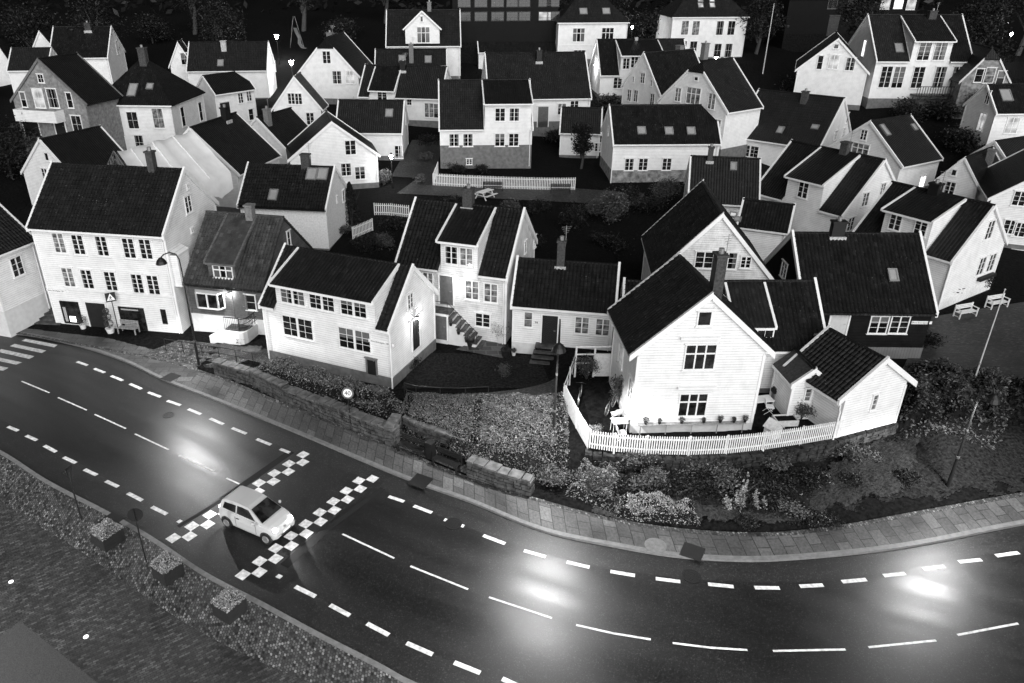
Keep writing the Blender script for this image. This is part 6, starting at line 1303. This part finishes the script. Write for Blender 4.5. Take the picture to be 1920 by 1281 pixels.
for s in (-1,1):
    m=MB(); m.lathe([(.001,.05),(.07,.045),(.115,.02),(.125,0)],(0,0,0),16); o=m.build('headlight','headlight',car,smooth=True); o.location=(1.60,s*.54,.68); o.rotation_euler=(0,R(62),s*R(22)); o.scale=(1,1.0,1)
    m=MB(); m.box(-.02,.02,-.06,.06,-.14,.14); o=m.build('tail_light','tail',car); o.location=(-1.72,s*.6,.82)
    m=MB(); m.lathe([(.001,-.09),(.06,-.06),(.075,0),(.06,.06),(.001,.09)],(0,0,0),10); o=m.build('wing_mirror','carpaint',car,smooth=True); o.location=(.62,s*.93,.98)
    l=bpy.data.lights.new('headlamp','SPOT'); l.energy=60; l.spot_size=R(60); l.shadow_soft_size=.05; lo=bpy.data.objects.new('lamp_light',l); COL.objects.link(lo); lo.parent=car; lo.location=(1.82,s*.54,.62); lo.rotation_euler=(0,R(-78),0)
m=MB(); m.box(1.66,1.785,-.36,.36,.33,.43); m.build('grille','plastic',car); m=MB(); m.box(1.78,1.795,-.24,.24,.44,.54); m.build('number_plate','paint',car)
m=MB(); m.lathe([(.07,0),(.07,.015),(.001,.015)],(0,0,0),20); o=m.build('badge','steel',car); o.location=(1.70,0,.64); o.rotation_euler=(0,R(60),0)
for s in (-1,1):
    m=MB()
    for x in (-.58,.66): m.rbox(sp(x,.93,s),Vector((1,0,0)),Vector((0,1,0)),Vector((0,0,1)),.006,.004,.03); m.rbox((x,s*.822,.6),Vector((1,0,0)),Vector((0,1,0)),Vector((0,0,1)),.007,.004,.27)
    m.build('door_seam','plastic',car); m=MB(); m.rbox((-.42,s*.828,.80),Vector((1,0,0)),Vector((0,1,0)),Vector((0,0,1)),.08,.012,.015); m.build('door_handle','plastic',car)
m=MB(); m.bar((.75,-.5,.965),(.85,.05,.955),.02); m.bar((.8,.0,.965),(.88,.5,.955),.02); m.build('wiper','plastic',car)
l=bpy.data.lights.new('light','POINT'); l.energy=90; l.shadow_soft_size=.1; lo=bpy.data.objects.new('lamp_light',l); COL.objects.link(lo); lo.parent=car; lo.location=(-2.0,.4,.6)
# ================================================================ LIGHT, CAMERA
LG={}
def street_lamp(label,base,top,armdir,power,z0=None,off=False,arm=.9,hood=.34,cone=150,col='iron',rad=.14,tilt=(0,0)):
    x,y,z=base; root=empty('street_lamp',(x,y,z),math.atan2(armdir[1],armdir[0]),label,'street lamp','tall street lamps along the road'); h=top-z
    m=MB(); m.tube([(0,0,-.3),(0,0,1.8)],[.085,.075],10); m.tube([(0,0,1.8),(0,0,h-1.0)],[.06,.045],10); m.build('pole',col,root)
    c=MB(); c.tube([(0,0,1.74),(0,0,1.86)],.095,10); c.tube([(0,0,h*.55-.05),(0,0,h*.55+.05)],.062,10); c.build('collar','dull_metal',root)
    a=MB(); a.tube([(0,0,h-1.0),(.02,0,h-.45),(.16,0,h-.1),(arm*.45,0,h+.04),(arm*.8,0,h-.08),(arm,0,h-.3)],.04,8); a.build('arm',col,root)
    s=MB(); s.lathe([(.05,0),(.12,-.05),(hood*.8,-.22),(hood,-.42),(hood-.02,-.42),(hood*.78,-.24),(.10,-.08),(.001,-.06)],(arm,0,h-.25),20); s.build('lamp_shade',col,root,smooth=True)
    l=bpy.data.lights.new('street_light','SPOT'); l.energy=power; l.spot_size=R(cone); l.spot_blend=.25; l.shadow_soft_size=rad
    lo=bpy.data.objects.new('lamp_light',l); COL.objects.link(lo); lo.parent=root; lo.location=(arm,0,h-.62); lo.rotation_euler=(R(tilt[1]),R(-tilt[0]),0)
    return root
def gp(px): return at(px,.0)
b=atT((373,683)); street_lamp('curved neck street lamp standing on the cobbled ramp',b,8.0,(-1,-.15),1250,cone=128,tilt=(0,20),arm=1.1)
b=atT((1036,825)); street_lamp('curved neck street lamp rising from the bushes in the middle',b,8.3,(-.12,-1),2000,arm=2.4,cone=135,tilt=(14,0))
b=atT((1775,918)); street_lamp('street lamp on the grassy bank at the right',b,6.4,(.1,-1),1150,arm=.8,cone=135,tilt=(14,0))
# further lamps of the same road row on the quay side, outside the frame
for i,(x,y,p) in enumerate(((-25,17,3200),(5,9.0,4600),(27,13,1300))): street_lamp(['street lamp on the quay side left of the plaza','street lamp on the quay side facing the floodlit house','street lamp on the quay side right of the bend'][i],(x,y,.1),9,(0,1),p,cone=160)
sun=bpy.data.lights.new('sun','SUN'); sun.energy=1.5; sun.angle=R(85); so=bpy.data.objects.new('sun',sun); COL.objects.link(so)
so.rotation_euler=Vector((-.22,1,-.34)).to_track_quat('-Z','Y').to_euler()
wd=bpy.data.worlds.new('World'); SC.world=wd; wd.use_nodes=True; nt=wd.node_tree; bg=nt.nodes['Background']
sk=nt.nodes.new('ShaderNodeTexSky'); sk.sky_type='NISHITA'; sk.sun_disc=False; sk.sun_elevation=R(3); sk.sun_rotation=R(180)
bw=nt.nodes.new('ShaderNodeRGBToBW'); nt.links.new(sk.outputs[0],bw.inputs[0]); nt.links.new(bw.outputs[0],bg.inputs[0]); bg.inputs[1].default_value=.012
cam=bpy.data.cameras.new('camera'); co=bpy.data.objects.new('camera',cam); COL.objects.link(co); SC.camera=co
cam.sensor_width=36; cam.lens=F_PX/1920*36; cam.shift_x=(960-CX)/1920; cam.clip_end=2000; cam.clip_start=.5
Fw=Vector((0,math.cos(TH),-math.sin(TH))); U=Vector((0,math.sin(TH),math.cos(TH))); Rt=Vector((1,0,0))
Rr=Matrix((Rt,U,-Fw)).transposed() @ Matrix.Rotation(-RO,3,'Z')
co.matrix_world=Matrix.Translation((0,0,H0)) @ Rr.to_4x4()
SC.view_settings.view_transform='Standard'; SC.view_settings.look='None'; SC.view_settings.exposure=1.7; SC.view_settings.gamma=1
SC.cycles.max_bounces=4; SC.cycles.diffuse_bounces=2; SC.cycles.glossy_bounces=2; SC.cycles.sample_clamp_indirect=3; SC.cycles.use_light_tree=True
